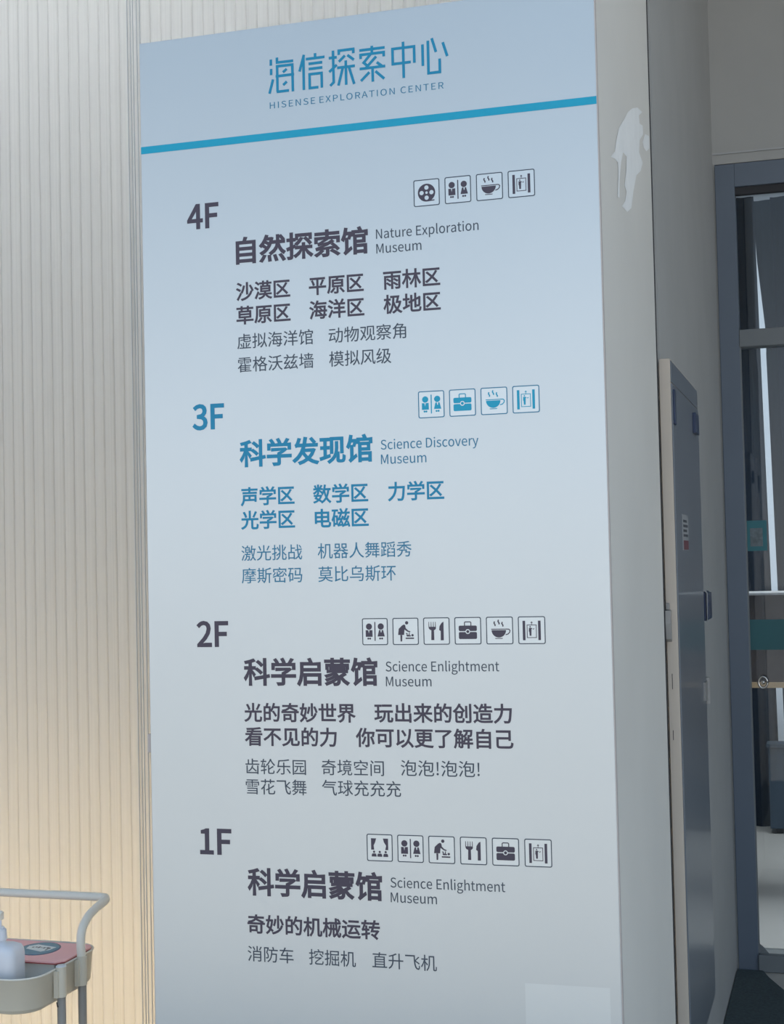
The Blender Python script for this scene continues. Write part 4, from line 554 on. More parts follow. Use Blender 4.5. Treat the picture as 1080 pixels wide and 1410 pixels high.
'直': (1000, [[189, 606, 189, 26, 46, 26, 46, -43, 956, -43, 956, 26, 818, 26, 818, 606, 497, 606, 514, 686, 925, 686, 925, 753, 526, 753, 540, 833, 457, 841, 448, 753, 75, 753, 75, 686, 439, 686,
425, 606], [262, 399, 742, 399, 742, 319, 262, 319], [262, 457, 262, 542, 742, 542, 742, 457], [262, 261, 742, 261, 742, 174, 262, 174], [262, 26, 262, 116, 742, 116, 742, 26]]),
'看': (1000, [[332, 214, 768, 214, 768, 144, 332, 144], [332, 267, 332, 335, 768, 335, 768, 267], [332, 92, 768, 92, 768, 18, 332, 18], [826, 832, 504, 797, 118, 783, 133, 725, 408, 731, 386, 662,
132, 662, 132, 602, 364, 602, 330, 527, 59, 527, 59, 465, 296, 465, 184, 318, 33, 202, 81, 143, 177, 211, 260, 291, 260, -82, 332, -82, 332, -42, 768, -42, 768, -82, 843, -82, 843, 395, 340, 395,
382, 465, 941, 465, 941, 527, 413, 527, 446, 602, 883, 602, 883, 662, 468, 662, 491, 735, 699, 753, 874, 778]]),
'码': (1000, [[410, 205, 410, 137, 792, 137, 792, 205], [491, 650, 458, 337, 478, 337, 863, 336, 832, 97, 796, 2, 758, -9, 647, -4, 668, -73, 788, -74, 826, -65, 856, -43, 902, 75, 938, 368, 940, 401,
816, 401, 856, 779, 803, 785, 791, 781, 443, 781, 443, 712, 778, 712, 745, 401, 537, 401, 561, 645], [51, 787, 51, 718, 173, 718, 117, 501, 29, 328, 63, 247, 116, 329, 116, -34, 181, -34, 181, 46,
365, 46, 365, 479, 182, 479, 245, 718, 394, 718, 394, 787], [181, 411, 299, 411, 299, 113, 181, 113]]),
'磁': (1000, [[42, 784, 42, 721, 151, 721, 106, 479, 26, 284, 61, 214, 110, 305, 110, -35, 169, -35, 169, 47, 327, 47, 327, 484, 171, 484, 216, 721, 341, 721, 341, 784], [169, 422, 267, 422, 267, 108,
169, 108], [786, 841, 707, 660, 537, 660, 593, 686, 510, 836, 451, 812, 529, 660, 358, 660, 358, 592, 957, 592, 957, 660, 777, 660, 859, 817], [353, -37, 577, 7, 589, -63, 644, -52, 583, 185, 531,
175, 564, 64, 430, 45, 545, 231, 647, 438, 585, 466, 534, 346, 431, 338, 487, 441, 535, 553, 472, 581, 425, 452, 385, 371, 344, 325, 366, 261, 504, 284, 401, 104, 363, 51, 331, 27], [661, -35, 714,
-20, 897, 11, 913, -62, 969, -48, 940, 68, 893, 191, 840, 178, 881, 67, 734, 47, 842, 235, 936, 445, 871, 472, 823, 348, 718, 339, 770, 442, 813, 556, 748, 584, 707, 455, 672, 375, 653, 343, 633,
328, 656, 263, 796, 286, 703, 109, 668, 55, 637, 30, 660, -35, 661, -33]]),
'秀': (1000, [[780, 837, 478, 793, 116, 768, 133, 706, 460, 726, 460, 626, 64, 626, 64, 558, 373, 558, 214, 438, 30, 353, 80, 294, 219, 359, 351, 449, 460, 556, 460, 365, 534, 365, 534, 557, 644, 454,
775, 367, 913, 304, 963, 366, 780, 445, 622, 558, 934, 558, 934, 626, 534, 626, 534, 733, 836, 779], [189, 341, 189, 276, 336, 276, 297, 154, 215, 54, 66, -19, 110, -81, 219, -33, 299, 28, 355, 101,
392, 184, 414, 276, 593, 276, 554, 160, 783, 160, 766, 51, 743, 5, 703, -3, 562, 3, 586, -66, 730, -69, 772, -62, 803, -43, 838, 30, 862, 193, 865, 226, 647, 226, 682, 341]]),
'科': (1000, [[503, 727, 594, 656, 663, 585, 715, 633, 643, 704, 551, 771], [463, 466, 563, 393, 640, 319, 690, 368, 611, 441, 510, 510], [372, 826, 226, 780, 53, 745, 74, 687, 212, 709, 212, 558, 43,
558, 43, 488, 202, 488, 124, 314, 28, 172, 67, 103, 143, 219, 212, 365, 212, -78, 286, -78, 286, 387, 379, 238, 425, 296, 286, 469, 286, 488, 434, 488, 434, 558, 286, 558, 286, 725, 418, 766], [422,
190, 433, 118, 762, 172, 762, -78, 836, -78, 836, 185, 965, 206, 954, 275, 836, 256, 836, 841, 762, 841, 762, 244]]),
'空': (1000, [[564, 537, 869, 357, 919, 415, 611, 587], [384, 590, 250, 492, 85, 413, 129, 348, 296, 439, 436, 544], [77, 22, 77, -46, 927, -46, 927, 22, 538, 22, 538, 275, 825, 275, 825, 343, 182,
343, 182, 275, 459, 275, 459, 22], [424, 824, 473, 718, 76, 718, 76, 492, 150, 492, 150, 649, 849, 649, 849, 517, 926, 517, 926, 718, 565, 718, 502, 846]]),
'索': (1000, [[633, 104, 768, 23, 877, -58, 938, -14, 824, 65, 690, 141], [290, 136, 185, 56, 61, -11, 119, -61, 244, 16, 358, 109], [194, 319, 421, 341, 237, 260, 102, 219, 122, 153, 479, 185, 479,
10, 475, -2, 458, -6, 327, -6, 355, -75, 448, -73, 510, -63, 544, -38, 552, 8, 552, 189, 797, 204, 864, 126, 922, 166, 831, 263, 718, 362, 665, 328, 746, 255, 309, 232, 520, 322, 727, 434, 673, 480,
532, 398, 309, 385, 510, 505, 480, 528, 862, 528, 862, 405, 936, 405, 936, 593, 539, 593, 539, 686, 923, 686, 923, 752, 539, 752, 539, 841, 461, 841, 461, 752, 76, 752, 76, 686, 461, 686, 461, 593,
66, 593, 66, 405, 137, 405, 137, 528, 434, 528, 324, 455, 246, 411, 174, 385]]),
'级': (1000, [[42, 56, 60, -18, 398, 113, 383, 178], [400, 775, 400, 705, 512, 705, 490, 406, 434, 156, 329, -36, 395, -82, 469, 42, 521, 188, 555, 355, 612, 237, 680, 130, 582, 41, 470, -24, 523,
-82, 630, -16, 726, 73, 815, -13, 915, -78, 966, -18, 864, 45, 773, 130, 864, 289, 926, 486, 879, 505, 865, 502, 763, 502, 840, 775], [587, 705, 746, 705, 667, 436, 839, 436, 792, 301, 726, 187, 637,
335, 572, 499], [55, 423, 223, 453, 115, 313, 73, 267, 38, 246, 61, 177, 131, 208, 384, 286, 379, 349, 183, 294, 292, 437, 393, 593, 330, 631, 266, 520, 134, 506, 223, 651, 301, 809, 232, 841, 154,
665, 90, 555, 59, 513, 31, 493]]),
'自': (1000, [[239, 411, 774, 411, 774, 264, 239, 264], [239, 482, 239, 631, 774, 631, 774, 482], [239, 194, 774, 194, 774, 46, 239, 46], [455, 842, 416, 703, 163, 703, 163, -81, 239, -81, 239, -25,
774, -25, 774, -76, 853, -76, 853, 703, 492, 703, 542, 830]]),
'舞': (1000, [[52, 432, 52, 368, 953, 368, 953, 432, 807, 432, 807, 532, 920, 532, 920, 596, 807, 596, 807, 698, 899, 698, 899, 761, 267, 761, 312, 826, 239, 839, 167, 746, 56, 657, 111, 613, 206,
692, 206, 596, 105, 596, 105, 532, 206, 532, 206, 432], [275, 698, 383, 698, 383, 596, 275, 596], [448, 698, 561, 698, 561, 596, 448, 596], [626, 698, 736, 698, 736, 596, 626, 596], [163, 149, 258,
72, 167, 15, 64, -25, 110, -81, 262, -9, 385, 105, 469, 269, 426, 290, 413, 287, 265, 287, 303, 350, 240, 368, 156, 255, 40, 168, 90, 122, 219, 230, 381, 230, 346, 167, 302, 112, 208, 183], [275,
532, 383, 532, 383, 432, 275, 432], [448, 532, 561, 532, 561, 432, 448, 432], [626, 532, 736, 532, 736, 432, 626, 432], [513, 198, 474, 43, 705, 43, 705, -79, 776, -79, 776, 43, 950, 43, 950, 104,
776, 104, 776, 223, 922, 223, 922, 286, 776, 286, 776, 353, 705, 353, 705, 286, 493, 286, 493, 223, 705, 223, 705, 104, 564, 104, 583, 191]]),
'花': (1000, [[852, 484, 738, 404, 597, 323, 597, 560, 520, 560, 520, 284, 366, 214, 396, 157, 520, 211, 520, 59, 531, -16, 571, -54, 649, -64, 835, -64, 907, -47, 944, 14, 960, 132, 890, 163, 882,
66, 865, 20, 830, 8, 656, 8, 608, 18, 597, 58, 597, 247, 764, 334, 906, 423], [306, 564, 195, 395, 51, 260, 113, 207, 216, 305, 216, -79, 292, -79, 292, 399, 379, 541], [628, 840, 628, 743, 376, 743,
376, 840, 301, 840, 301, 743, 60, 743, 60, 671, 301, 671, 301, 585, 376, 585, 376, 671, 628, 671, 628, 580, 705, 580, 705, 671, 939, 671, 939, 743, 705, 743, 705, 840]]),
'草': (1000, [[244, 399, 754, 399, 754, 311, 244, 311], [244, 542, 754, 542, 754, 456, 244, 456], [172, 602, 172, 251, 459, 251, 459, 154, 56, 154, 56, 86, 459, 86, 459, -78, 534, -78, 534, 86, 947,
86, 947, 154, 534, 154, 534, 251, 830, 251, 830, 602], [62, 766, 62, 698, 291, 698, 291, 621, 364, 621, 364, 698, 634, 698, 634, 621, 707, 621, 707, 698, 941, 698, 941, 766, 707, 766, 707, 840, 634,
840, 634, 766, 364, 766, 364, 840, 291, 840, 291, 766]]),
'莫': (1000, [[241, 418, 765, 418, 765, 335, 241, 335], [241, 553, 765, 553, 765, 472, 241, 472], [170, 610, 170, 278, 465, 278, 445, 198, 57, 198, 57, 132, 412, 132, 339, 65, 218, 17, 37, -15, 72,
-81, 283, -36, 418, 35, 496, 132, 502, 132, 602, 27, 741, -42, 918, -80, 963, -13, 805, 12, 677, 60, 583, 132, 944, 132, 944, 198, 521, 198, 538, 278, 838, 278, 838, 610], [63, 773, 63, 705, 285,
705, 285, 627, 358, 627, 358, 705, 640, 705, 640, 626, 713, 626, 713, 705, 940, 705, 940, 773, 713, 773, 713, 839, 640, 839, 640, 773, 358, 773, 358, 840, 285, 840, 285, 773]]),
'蒙': (1000, [[93, 638, 93, 478, 161, 478, 161, 581, 838, 581, 838, 478, 908, 478, 908, 638], [232, 528, 232, 476, 774, 476, 774, 528], [763, 338, 553, 223, 508, 282, 446, 338, 488, 364, 869, 364,
869, 421, 138, 421, 138, 364, 384, 364, 229, 299, 63, 252, 103, 199, 246, 246, 388, 307, 434, 268, 266, 183, 81, 120, 121, 68, 300, 138, 470, 228, 499, 182, 302, 67, 70, -16, 109, -71, 326, 14, 521,
129, 527, 50, 499, 0, 474, -13, 445, -16, 368, -12, 390, -80, 459, -81, 509, -74, 551, -51, 590, 2, 601, 78, 582, 167, 609, 179, 725, 37, 868, -66, 922, -3, 780, 84, 668, 206, 809, 283], [638, 841,
638, 779, 359, 779, 359, 839, 286, 839, 286, 779, 54, 779, 54, 717, 286, 717, 286, 661, 359, 661, 359, 717, 638, 717, 638, 661, 712, 661, 712, 717, 944, 717, 944, 779, 712, 779, 712, 841]]),
'虚': (1000, [[237, 227, 284, 134, 315, 47, 381, 73, 348, 158, 298, 248], [799, 255, 698, 70, 751, 49, 872, 230], [129, 635, 129, 395, 124, 254, 100, 101, 42, -40, 106, -79, 168, 73, 196, 240, 203,
395, 203, 571, 452, 571, 452, 496, 251, 478, 257, 423, 452, 441, 452, 416, 464, 361, 506, 334, 591, 327, 822, 327, 885, 336, 918, 367, 933, 430, 870, 452, 857, 397, 815, 385, 594, 385, 535, 391, 522,
416, 522, 447, 768, 470, 763, 523, 522, 502, 522, 571, 841, 571, 812, 490, 879, 468, 937, 622, 881, 638, 868, 635, 526, 635, 526, 701, 869, 701, 869, 763, 526, 763, 526, 840, 452, 840, 452, 635],
[600, 293, 600, 5, 486, 5, 486, 293, 415, 293, 415, 5, 183, 5, 183, -59, 930, -59, 930, 5, 670, 5, 670, 293]]),
'见': (1000, [[518, 298, 518, 49, 529, -15, 569, -47, 645, -56, 823, -56, 894, -40, 931, 19, 947, 139, 878, 168, 872, 68, 854, 24, 818, 14, 650, 14, 602, 20, 592, 50, 592, 298], [452, 615, 443, 422,
416, 265, 352, 141, 235, 49, 46, -16, 90, -80, 290, -6, 416, 98, 487, 235, 520, 407, 531, 615], [178, 784, 178, 212, 256, 212, 256, 708, 739, 708, 739, 212, 820, 212, 820, 784]]),
'观': (1000, [[462, 791, 462, 259, 533, 259, 533, 724, 828, 724, 828, 259, 902, 259, 902, 791], [639, 640, 639, 448, 634, 352, 612, 252, 564, 153, 482, 59, 356, -25, 402, -79, 543, 19, 634, 132, 685,
252, 685, 24, 695, -28, 725, -54, 777, -61, 862, -61, 926, -45, 956, 15, 967, 137, 906, 166, 895, 27, 863, -4, 789, -4, 762, 3, 754, 31, 754, 274, 691, 274, 710, 447, 710, 640], [57, 559, 224, 304,
137, 139, 34, 18, 90, -39, 187, 76, 270, 221, 341, 64, 405, 108, 307, 307, 369, 513, 409, 751, 361, 766, 348, 763, 52, 763, 52, 691, 329, 691, 299, 534, 257, 389, 114, 597]]),
'角': (1000, [[266, 540, 486, 540, 486, 414, 266, 414], [266, 608, 263, 608, 346, 710, 628, 710, 547, 608], [799, 540, 799, 414, 562, 414, 562, 540], [337, 843, 272, 737, 178, 629, 56, 529, 112, 474,
190, 537, 190, 358, 183, 226, 148, 89, 66, -34, 123, -88, 203, 24, 246, 151, 486, 151, 486, -58, 562, -58, 562, 151, 799, 151, 799, 18, 794, 2, 776, -3, 636, -2, 663, -77, 767, -75, 833, -63, 866,
-35, 875, 17, 875, 608, 635, 608, 736, 742, 685, 778, 673, 774, 389, 774, 420, 827], [266, 348, 486, 348, 486, 218, 258, 218], [799, 348, 799, 218, 562, 218, 562, 348]]),
'解': (1000, [[262, 528, 262, 406, 173, 406, 173, 528], [317, 528, 407, 528, 407, 406, 317, 406], [161, 586, 211, 691, 342, 691, 296, 586], [189, 841, 126, 665, 32, 522, 88, 478, 109, 505, 109, 320,
105, 198, 84, 69, 34, -48, 90, -83, 139, 30, 164, 158, 262, 158, 262, -27, 317, -27, 317, 158, 407, 158, 407, 6, 393, -7, 321, -7, 341, -71, 403, -69, 443, -58, 465, -34, 470, 5, 470, 586, 365, 586,
429, 725, 383, 754, 372, 751, 234, 751, 257, 826], [262, 349, 262, 217, 170, 217, 173, 320, 173, 349], [317, 349, 407, 349, 407, 217, 317, 217], [585, 460, 549, 338, 494, 235, 552, 204, 603, 301,
714, 301, 714, 180, 511, 180, 511, 113, 714, 113, 714, -79, 785, -79, 785, 113, 960, 113, 960, 180, 785, 180, 785, 301, 934, 301, 934, 367, 785, 367, 785, 462, 714, 462, 714, 367, 627, 367, 649,
448], [510, 789, 510, 726, 647, 726, 621, 637, 571, 562, 488, 505, 530, 454, 627, 523, 686, 616, 716, 726, 862, 726, 851, 599, 836, 549, 807, 540, 717, 544, 735, 482, 839, 481, 870, 489, 893, 506,
918, 580, 931, 761, 932, 789]]),
'蹈': (1000, [[881, 826, 667, 781, 410, 751, 429, 693, 695, 720, 930, 768], [609, 664, 664, 504, 728, 523, 671, 680], [434, 633, 503, 476, 566, 500, 494, 653], [867, 702, 779, 497, 837, 472, 936,
675], [143, 730, 305, 730, 305, 555, 143, 555], [689, 435, 689, 368, 850, 368, 850, 238, 699, 238, 699, 171, 850, 171, 850, 29, 511, 29, 511, 172, 655, 172, 655, 238, 511, 238, 511, 363, 659, 434,
602, 486, 439, 395, 439, -79, 511, -79, 511, -38, 850, -38, 850, -73, 921, -73, 921, 435], [37, 42, 57, -29, 390, 74, 379, 139, 265, 106, 265, 285, 377, 285, 377, 351, 265, 351, 265, 490, 370, 490,
370, 796, 81, 796, 81, 490, 200, 490, 200, 87, 141, 70, 141, 396, 79, 396, 79, 53]]),
'车': (1000, [[168, 321, 203, 332, 276, 336, 507, 336, 507, 184, 61, 184, 61, 110, 507, 110, 507, -80, 586, -80, 586, 110, 942, 110, 942, 184, 586, 184, 586, 336, 858, 336, 858, 407, 586, 407, 586,
560, 507, 560, 507, 407, 250, 407, 376, 622, 924, 622, 924, 695, 412, 695, 468, 822, 383, 845, 323, 695, 77, 695, 77, 622, 289, 622, 210, 478, 173, 424, 140, 398]]),
'转': (1000, [[81, 332, 154, 346, 243, 346, 243, 201, 40, 167, 56, 94, 243, 130, 243, -76, 315, -76, 315, 144, 450, 171, 447, 236, 315, 213, 315, 346, 418, 346, 418, 414, 315, 414, 315, 567, 243, 567,
243, 414, 145, 414, 234, 653, 417, 653, 417, 723, 255, 723, 280, 825, 206, 840, 183, 723, 46, 723, 46, 653, 165, 653, 107, 478, 82, 424, 58, 398], [426, 535, 426, 464, 573, 464, 513, 278, 801, 278,
682, 115, 579, 179, 531, 131, 687, 24, 810, -81, 860, -23, 738, 76, 921, 327, 868, 353, 856, 348, 616, 348, 650, 464, 959, 464, 959, 535, 671, 535, 703, 653, 923, 653, 923, 723, 722, 723, 750, 830,
675, 840, 646, 723, 465, 723, 465, 653, 627, 653, 594, 535]]),
'轮': (1000, [[644, 842, 586, 717, 496, 588, 374, 472, 426, 417, 569, 560, 671, 717, 782, 553, 906, 425, 961, 483, 822, 618, 708, 791, 723, 828], [817, 427, 586, 275, 586, 472, 511, 472, 511, 58, 522,
-9, 560, -44, 635, -53, 807, -53, 874, -38, 909, 16, 924, 123, 855, 153, 849, 65, 834, 25, 802, 15, 642, 15, 596, 23, 586, 58, 586, 198, 869, 364], [79, 332, 151, 346, 232, 346, 232, 199, 40, 167,
56, 94, 232, 128, 232, -75, 299, -75, 299, 142, 420, 166, 415, 232, 299, 211, 299, 346, 399, 346, 399, 414, 299, 414, 299, 569, 232, 569, 232, 414, 145, 414, 222, 650, 401, 650, 401, 722, 240, 722,
262, 826, 192, 840, 171, 722, 47, 722, 47, 650, 155, 650, 103, 477, 80, 421, 57, 395]]),
'运': (1000, [[380, 777, 380, 706, 884, 706, 884, 777], [68, 738, 245, 604, 297, 658, 118, 786], [375, 119, 470, 137, 825, 169, 864, 93, 931, 128, 750, 432, 688, 403, 789, 234, 459, 209, 537, 337,
606, 478, 955, 478, 955, 549, 314, 549, 314, 478, 516, 478, 453, 338, 404, 253, 376, 213, 349, 195], [252, 490, 42, 490, 42, 420, 179, 420, 179, 101, 110, 56, 37, -15, 90, -84, 162, 4, 222, 42, 265,
22, 320, -16, 439, -60, 597, -71, 944, -61, 967, 21, 599, 2, 451, 11, 336, 51, 252, 105]]),
'造': (1000, [[70, 760, 155, 678, 221, 598, 280, 643, 212, 721, 126, 800], [456, 310, 796, 310, 796, 155, 456, 155], [385, 374, 385, 92, 871, 92, 871, 374], [594, 840, 594, 714, 470, 714, 507, 811,
437, 827, 382, 692, 304, 580, 367, 544, 438, 649, 594, 649, 594, 520, 305, 520, 305, 456, 949, 456, 949, 520, 668, 520, 668, 649, 905, 649, 905, 714, 668, 714, 668, 840], [251, 456, 47, 456, 47, 386,
179, 386, 179, 87, 114, 49, 47, -7, 94, -73, 167, 1, 227, 32, 264, 16, 314, -16, 427, -52, 579, -61, 949, -51, 971, 26, 580, 7, 436, 14, 327, 47, 251, 93]]),
'间': (1000, [[91, 615, 91, -80, 168, -80, 168, 615], [106, 791, 227, 644, 289, 684, 235, 756, 164, 827], [379, 295, 619, 295, 619, 160, 379, 160], [379, 491, 619, 491, 619, 358, 379, 358], [311, 554,
311, 98, 690, 98, 690, 554], [352, 784, 352, 713, 836, 713, 836, 11, 833, -3, 819, -7, 723, -6, 747, -75, 826, -74, 878, -63, 906, -37, 913, 11, 913, 784]]),
'防': (1000, [[600, 822, 647, 672, 718, 693, 669, 838], [372, 672, 372, 601, 531, 601, 524, 445, 504, 301, 464, 172, 393, 63, 282, -22, 332, -77, 472, 41, 553, 196, 591, 380, 816, 380, 800, 104, 774,
4, 737, -8, 610, -3, 633, -77, 770, -77, 809, -68, 839, -44, 873, 82, 892, 414, 892, 449, 598, 449, 605, 601, 952, 601, 952, 672], [82, 797, 82, -80, 153, -80, 153, 729, 300, 729, 215, 489, 291, 377,
310, 283, 306, 240, 289, 213, 255, 203, 192, 204, 211, 136, 284, 137, 338, 157, 370, 203, 379, 275, 372, 342, 343, 416, 284, 498, 391, 770, 340, 801, 328, 797]]),
'雨': (1000, [[213, 400, 386, 284, 431, 331, 255, 441], [203, 204, 382, 77, 428, 125, 247, 245], [571, 400, 752, 285, 796, 334, 614, 443], [557, 206, 745, 80, 789, 129, 600, 248], [53, 777, 53, 703,
459, 703, 459, 572, 100, 572, 100, -78, 172, -78, 172, 501, 459, 501, 459, -68, 533, -68, 533, 501, 830, 501, 830, 16, 826, 0, 807, -5, 665, -4, 691, -73, 795, -72, 861, -61, 894, -34, 903, 16, 903,
572, 533, 572, 533, 703, 948, 703, 948, 777]]),
'雪': (1000, [[193, 546, 193, 493, 410, 493, 410, 546], [171, 431, 171, 377, 411, 377, 411, 431], [584, 431, 584, 377, 831, 377, 831, 431], [584, 546, 584, 493, 806, 493, 806, 546], [76, 670, 76, 453,
144, 453, 144, 609, 460, 609, 460, 350, 534, 350, 534, 609, 855, 609, 855, 453, 925, 453, 925, 670, 534, 670, 534, 738, 865, 738, 865, 799, 134, 799, 134, 738, 460, 738, 460, 670], [164, 307, 164,
245, 753, 245, 753, 164, 187, 164, 187, 105, 753, 105, 753, 20, 147, 20, 147, -42, 753, -42, 753, -82, 827, -82, 827, 307]]),
'霍': (1000, [[191, 598, 191, 552, 404, 552, 404, 598], [585, 598, 585, 552, 806, 552, 806, 598], [191, 503, 191, 458, 404, 458, 404, 503], [585, 503, 585, 457, 806, 457, 806, 503], [507, 290, 507,
235, 271, 235, 271, 290], [270, 438, 174, 300, 51, 189, 103, 136, 198, 223, 198, -78, 271, -78, 271, -44, 932, -44, 932, 13, 580, 13, 580, 73, 845, 73, 845, 125, 580, 125, 580, 183, 840, 183, 840,
235, 580, 235, 580, 290, 899, 290, 899, 345, 587, 345, 590, 346, 547, 435, 480, 413, 512, 345, 296, 345, 339, 416], [507, 183, 507, 125, 271, 125, 271, 183], [507, 73, 507, 13, 271, 13, 271, 73],
[76, 699, 76, 506, 144, 506, 144, 648, 458, 648, 458, 443, 532, 443, 532, 648, 851, 648, 851, 505, 922, 505, 922, 699, 532, 699, 532, 757, 868, 757, 868, 813, 128, 813, 128, 757, 458, 757, 458,
699]]),
'风': (1000, [[159, 792, 159, 495, 152, 322, 119, 137, 40, -31, 102, -81, 188, 102, 227, 307, 236, 495, 236, 720, 760, 720, 762, 438, 770, 217, 790, 58, 829, -38, 893, -70, 936, -54, 960, 2, 971, 107,
922, 159, 916, 53, 899, 8, 852, 106, 836, 379, 835, 792], [610, 649, 565, 529, 507, 411, 344, 608, 282, 575, 467, 343, 360, 199, 239, 92, 296, 34, 411, 142, 513, 280, 665, 48, 735, 88, 554, 350, 622,
487, 676, 630]]),
'飞': (1000, [[863, 705, 773, 608, 667, 512, 659, 781, 67, 781, 67, 703, 584, 703, 596, 446, 624, 237, 672, 80, 748, -18, 856, -52, 913, -33, 945, 32, 961, 156, 902, 200, 890, 71, 859, 25, 769, 72,
710, 205, 675, 410, 803, 333, 903, 258, 943, 318, 840, 391, 710, 466, 932, 668]]),
'馆': (1000, [[617, 822, 661, 725, 411, 725, 411, 562, 468, 562, 468, -78, 541, -78, 541, -34, 835, -34, 835, -73, 907, -73, 907, 237, 541, 237, 541, 320, 859, 320, 859, 572, 483, 572, 483, 658, 865,
658, 865, 562, 940, 562, 940, 725, 691, 725, 739, 741, 688, 844], [541, 31, 541, 173, 835, 173, 835, 31], [541, 510, 789, 510, 789, 382, 541, 382], [149, 838, 105, 624, 34, 450, 93, 403, 139, 501,
177, 617, 307, 617, 258, 483, 318, 462, 396, 672, 346, 688, 334, 685, 194, 685, 220, 825], [161, -71, 382, 101, 361, 165, 247, 85, 247, 481, 174, 481, 174, 88, 153, 22, 116, -17]]),
'齿': (1000, [[483, 449, 430, 305, 344, 192, 224, 110, 283, 64, 399, 151, 488, 268, 727, 69, 778, 119, 659, 219, 517, 325, 554, 437], [121, 437, 121, -34, 811, -34, 811, -75, 888, -75, 888, 438, 811,
438, 811, 36, 198, 36, 198, 437], [58, 545, 58, 476, 951, 476, 951, 545, 546, 545, 546, 669, 864, 669, 864, 733, 546, 733, 546, 840, 469, 840, 469, 545, 286, 545, 286, 789, 211, 789, 211, 545]]),
}
GL = {c: (w, [list(zip(v[0::2], v[1::2])) for v in ls]) for c, (w, ls) in GLYPHS.items()}
def embolden(lp, d):
    if not d: return lp
    n = len(lp); o = []
    for i in range(n):
        a, b, c = Vector(lp[i - 1]), Vector(lp[i]), Vector(lp[(i + 1) % n])
        d1 = (b - a).normalized(); d2 = (c - b).normalized()
        n1 = Vector((d1.y, -d1.x)); n2 = Vector((d2.y, -d2.x)); s = n1 + n2
        if s.length < .3: o.append(tuple(b + n1 * d)); continue
        s.normalize(); o.append(tuple(b + s * d / max(.55, s.dot(n1))))
    return o
CACHE = {}
def glyph(ch, bold):
    if (ch, bold) not in CACHE: CACHE[ch, bold] = fill([embolden(l, bold) for l in GL[ch][1]], True)
    return CACHE[ch, bold]
def text_shape(s, x0, x1, zb, em, bold, track=0.0, bottom=False):
    """lay out s; its ink runs from x0 to x1; zb is the baseline, or the lowest ink if bottom is set (all in metres)"""
    pen = 0; V = []; F = []
    for ch in s:
        if ch == ' ': pen += 224 + track; continue
        P, T = glyph(ch, bold); k = len(V)
        V += [(x + pen, y) for x, y in P]; F += [tuple(k + i for i in f) for f in T]
        pen += GL[ch][0] + track
    xs = [V[i][0] for f in F for i in f]; a, b = min(xs), max(xs); k = (x1 - x0) / (b - a)
    ym = min(V[i][1] for f in F for i in f) if bottom else 0
    return [(x0 + (x - a) * k, zb + (y - ym) * em / 1000) for x, y in V], F

# ---------------------------------------------------------------- setting
g = bmesh.new(); bx(g, -60, 60, -80, 3.07, -0.06, -0.002); struct(obj('floor', g, 'pave'))
struct(box('shade_roof', -9, 9, -0.2, 8.2, 4.6, 4.75, 'plain_grey'))  # unseen roof, added and widened to shade the facade and the recess
# facade of ribbed translucent sheet, with its ribs as pieces
wb = struct(box('wall_back', -5.0, 0.47, 0.943, 0.948, 0.0, 4.6, 'poly_back'))
box('top_rail', -5.0, 0.47, 0.93, 0.99, 4.5, 4.6, 'white_plastic', wb)
PITCH = 0.0331
def rib_mesh():
    g = bmesh.new(); w_ = PITCH
    pr = [(0, .0075), (.0010, .0026), (.004, .0008), (.010, 0), (.018, .0004), (.027, .0018), (.0319, .0040), (PITCH, .0075)]
    A = [g.verts.new((x, y, 0.0)) for x, y in pr]; B = [g.verts.new((x, y, 4.5)) for x, y in pr]
    for i in range(len(pr) - 1): g.faces.new((A[i], A[i + 1], B[i + 1], B[i]))
    return g
r0 = None
for i in range(-111, 54):
    x = -1.318 + i * PITCH
    if x + PITCH > 0.47: break
    if r0 is None: r0 = obj('rib', rib_mesh(), 'poly', wb, smooth=True); o = r0
    else: o = r0.copy(); C.objects.link(o)
    o.location = (x, 0.93, 0)
g = bmesh.new()
for x in (-0.992, -0.982, -0.974, -0.962, -0.952): bx(g, x - 0.0007, x + 0.0007, 0.926, 0.931, 0, 4.5)
obj('joint_profile', g, 'white_plastic', wb)
# side wall of the building, running back to the glass door
ws = struct(box('wall_side', 0.30, 0.5, 0.985, 3.07, 0, 4.6, 'wall'))
wd_ = struct(obj('wall_door', bx(bx(bx(bmesh.new(), 0.3, 0.508, 3.07, 3.25, 0, 4.6), 1.9, 4.6, 3.07, 3.25, 0, 3.172), 0.508, 4.6, 3.07, 3.25, 3.172, 4.6), 'wall'))
box('render_joint', 0.5, 2.6, 3.062, 3.07, 3.21, 3.216, 'plain_grey', wd_)
struct(box('shade_wall', 4.6, 4.75, 1.6, 3.25, 0, 4.6, 'wall'))  # unseen wall added to keep light out of the door recess
# lobby behind the glass
struct(box('floor_lobby', 0.0, 4.0, 3.07, 8.0, -0.06, -0.001, 'lobby_floor'))
struct(box('ceiling_lobby', -1.0, 4.0, 3.25, 8.0, 3.95, 4.05, 'lobby_wall'))
struct(box('wall_lobby_back', -1.0, 4.0, 8.0, 8.1, 0, 4.6, 'lobby_wall'))
struct(box('wall_lobby_left', -0.6, -0.5, 3.25, 8.0, 0, 4.6, 'lobby_wall'))
struct(box('wall_lobby_right', 3.9, 4.0, 3.25, 8.0, 0, 4.6, 'lobby_wall'))
struct(box('wall_hall_back', -5.0, 0.3, 4.2, 4.3, 0, 4.6, 'lobby_wall'))
struct(box('floor_hall', -5.0, 0.3, 0.99, 4.2, -0.06, -0.001, 'pave'))

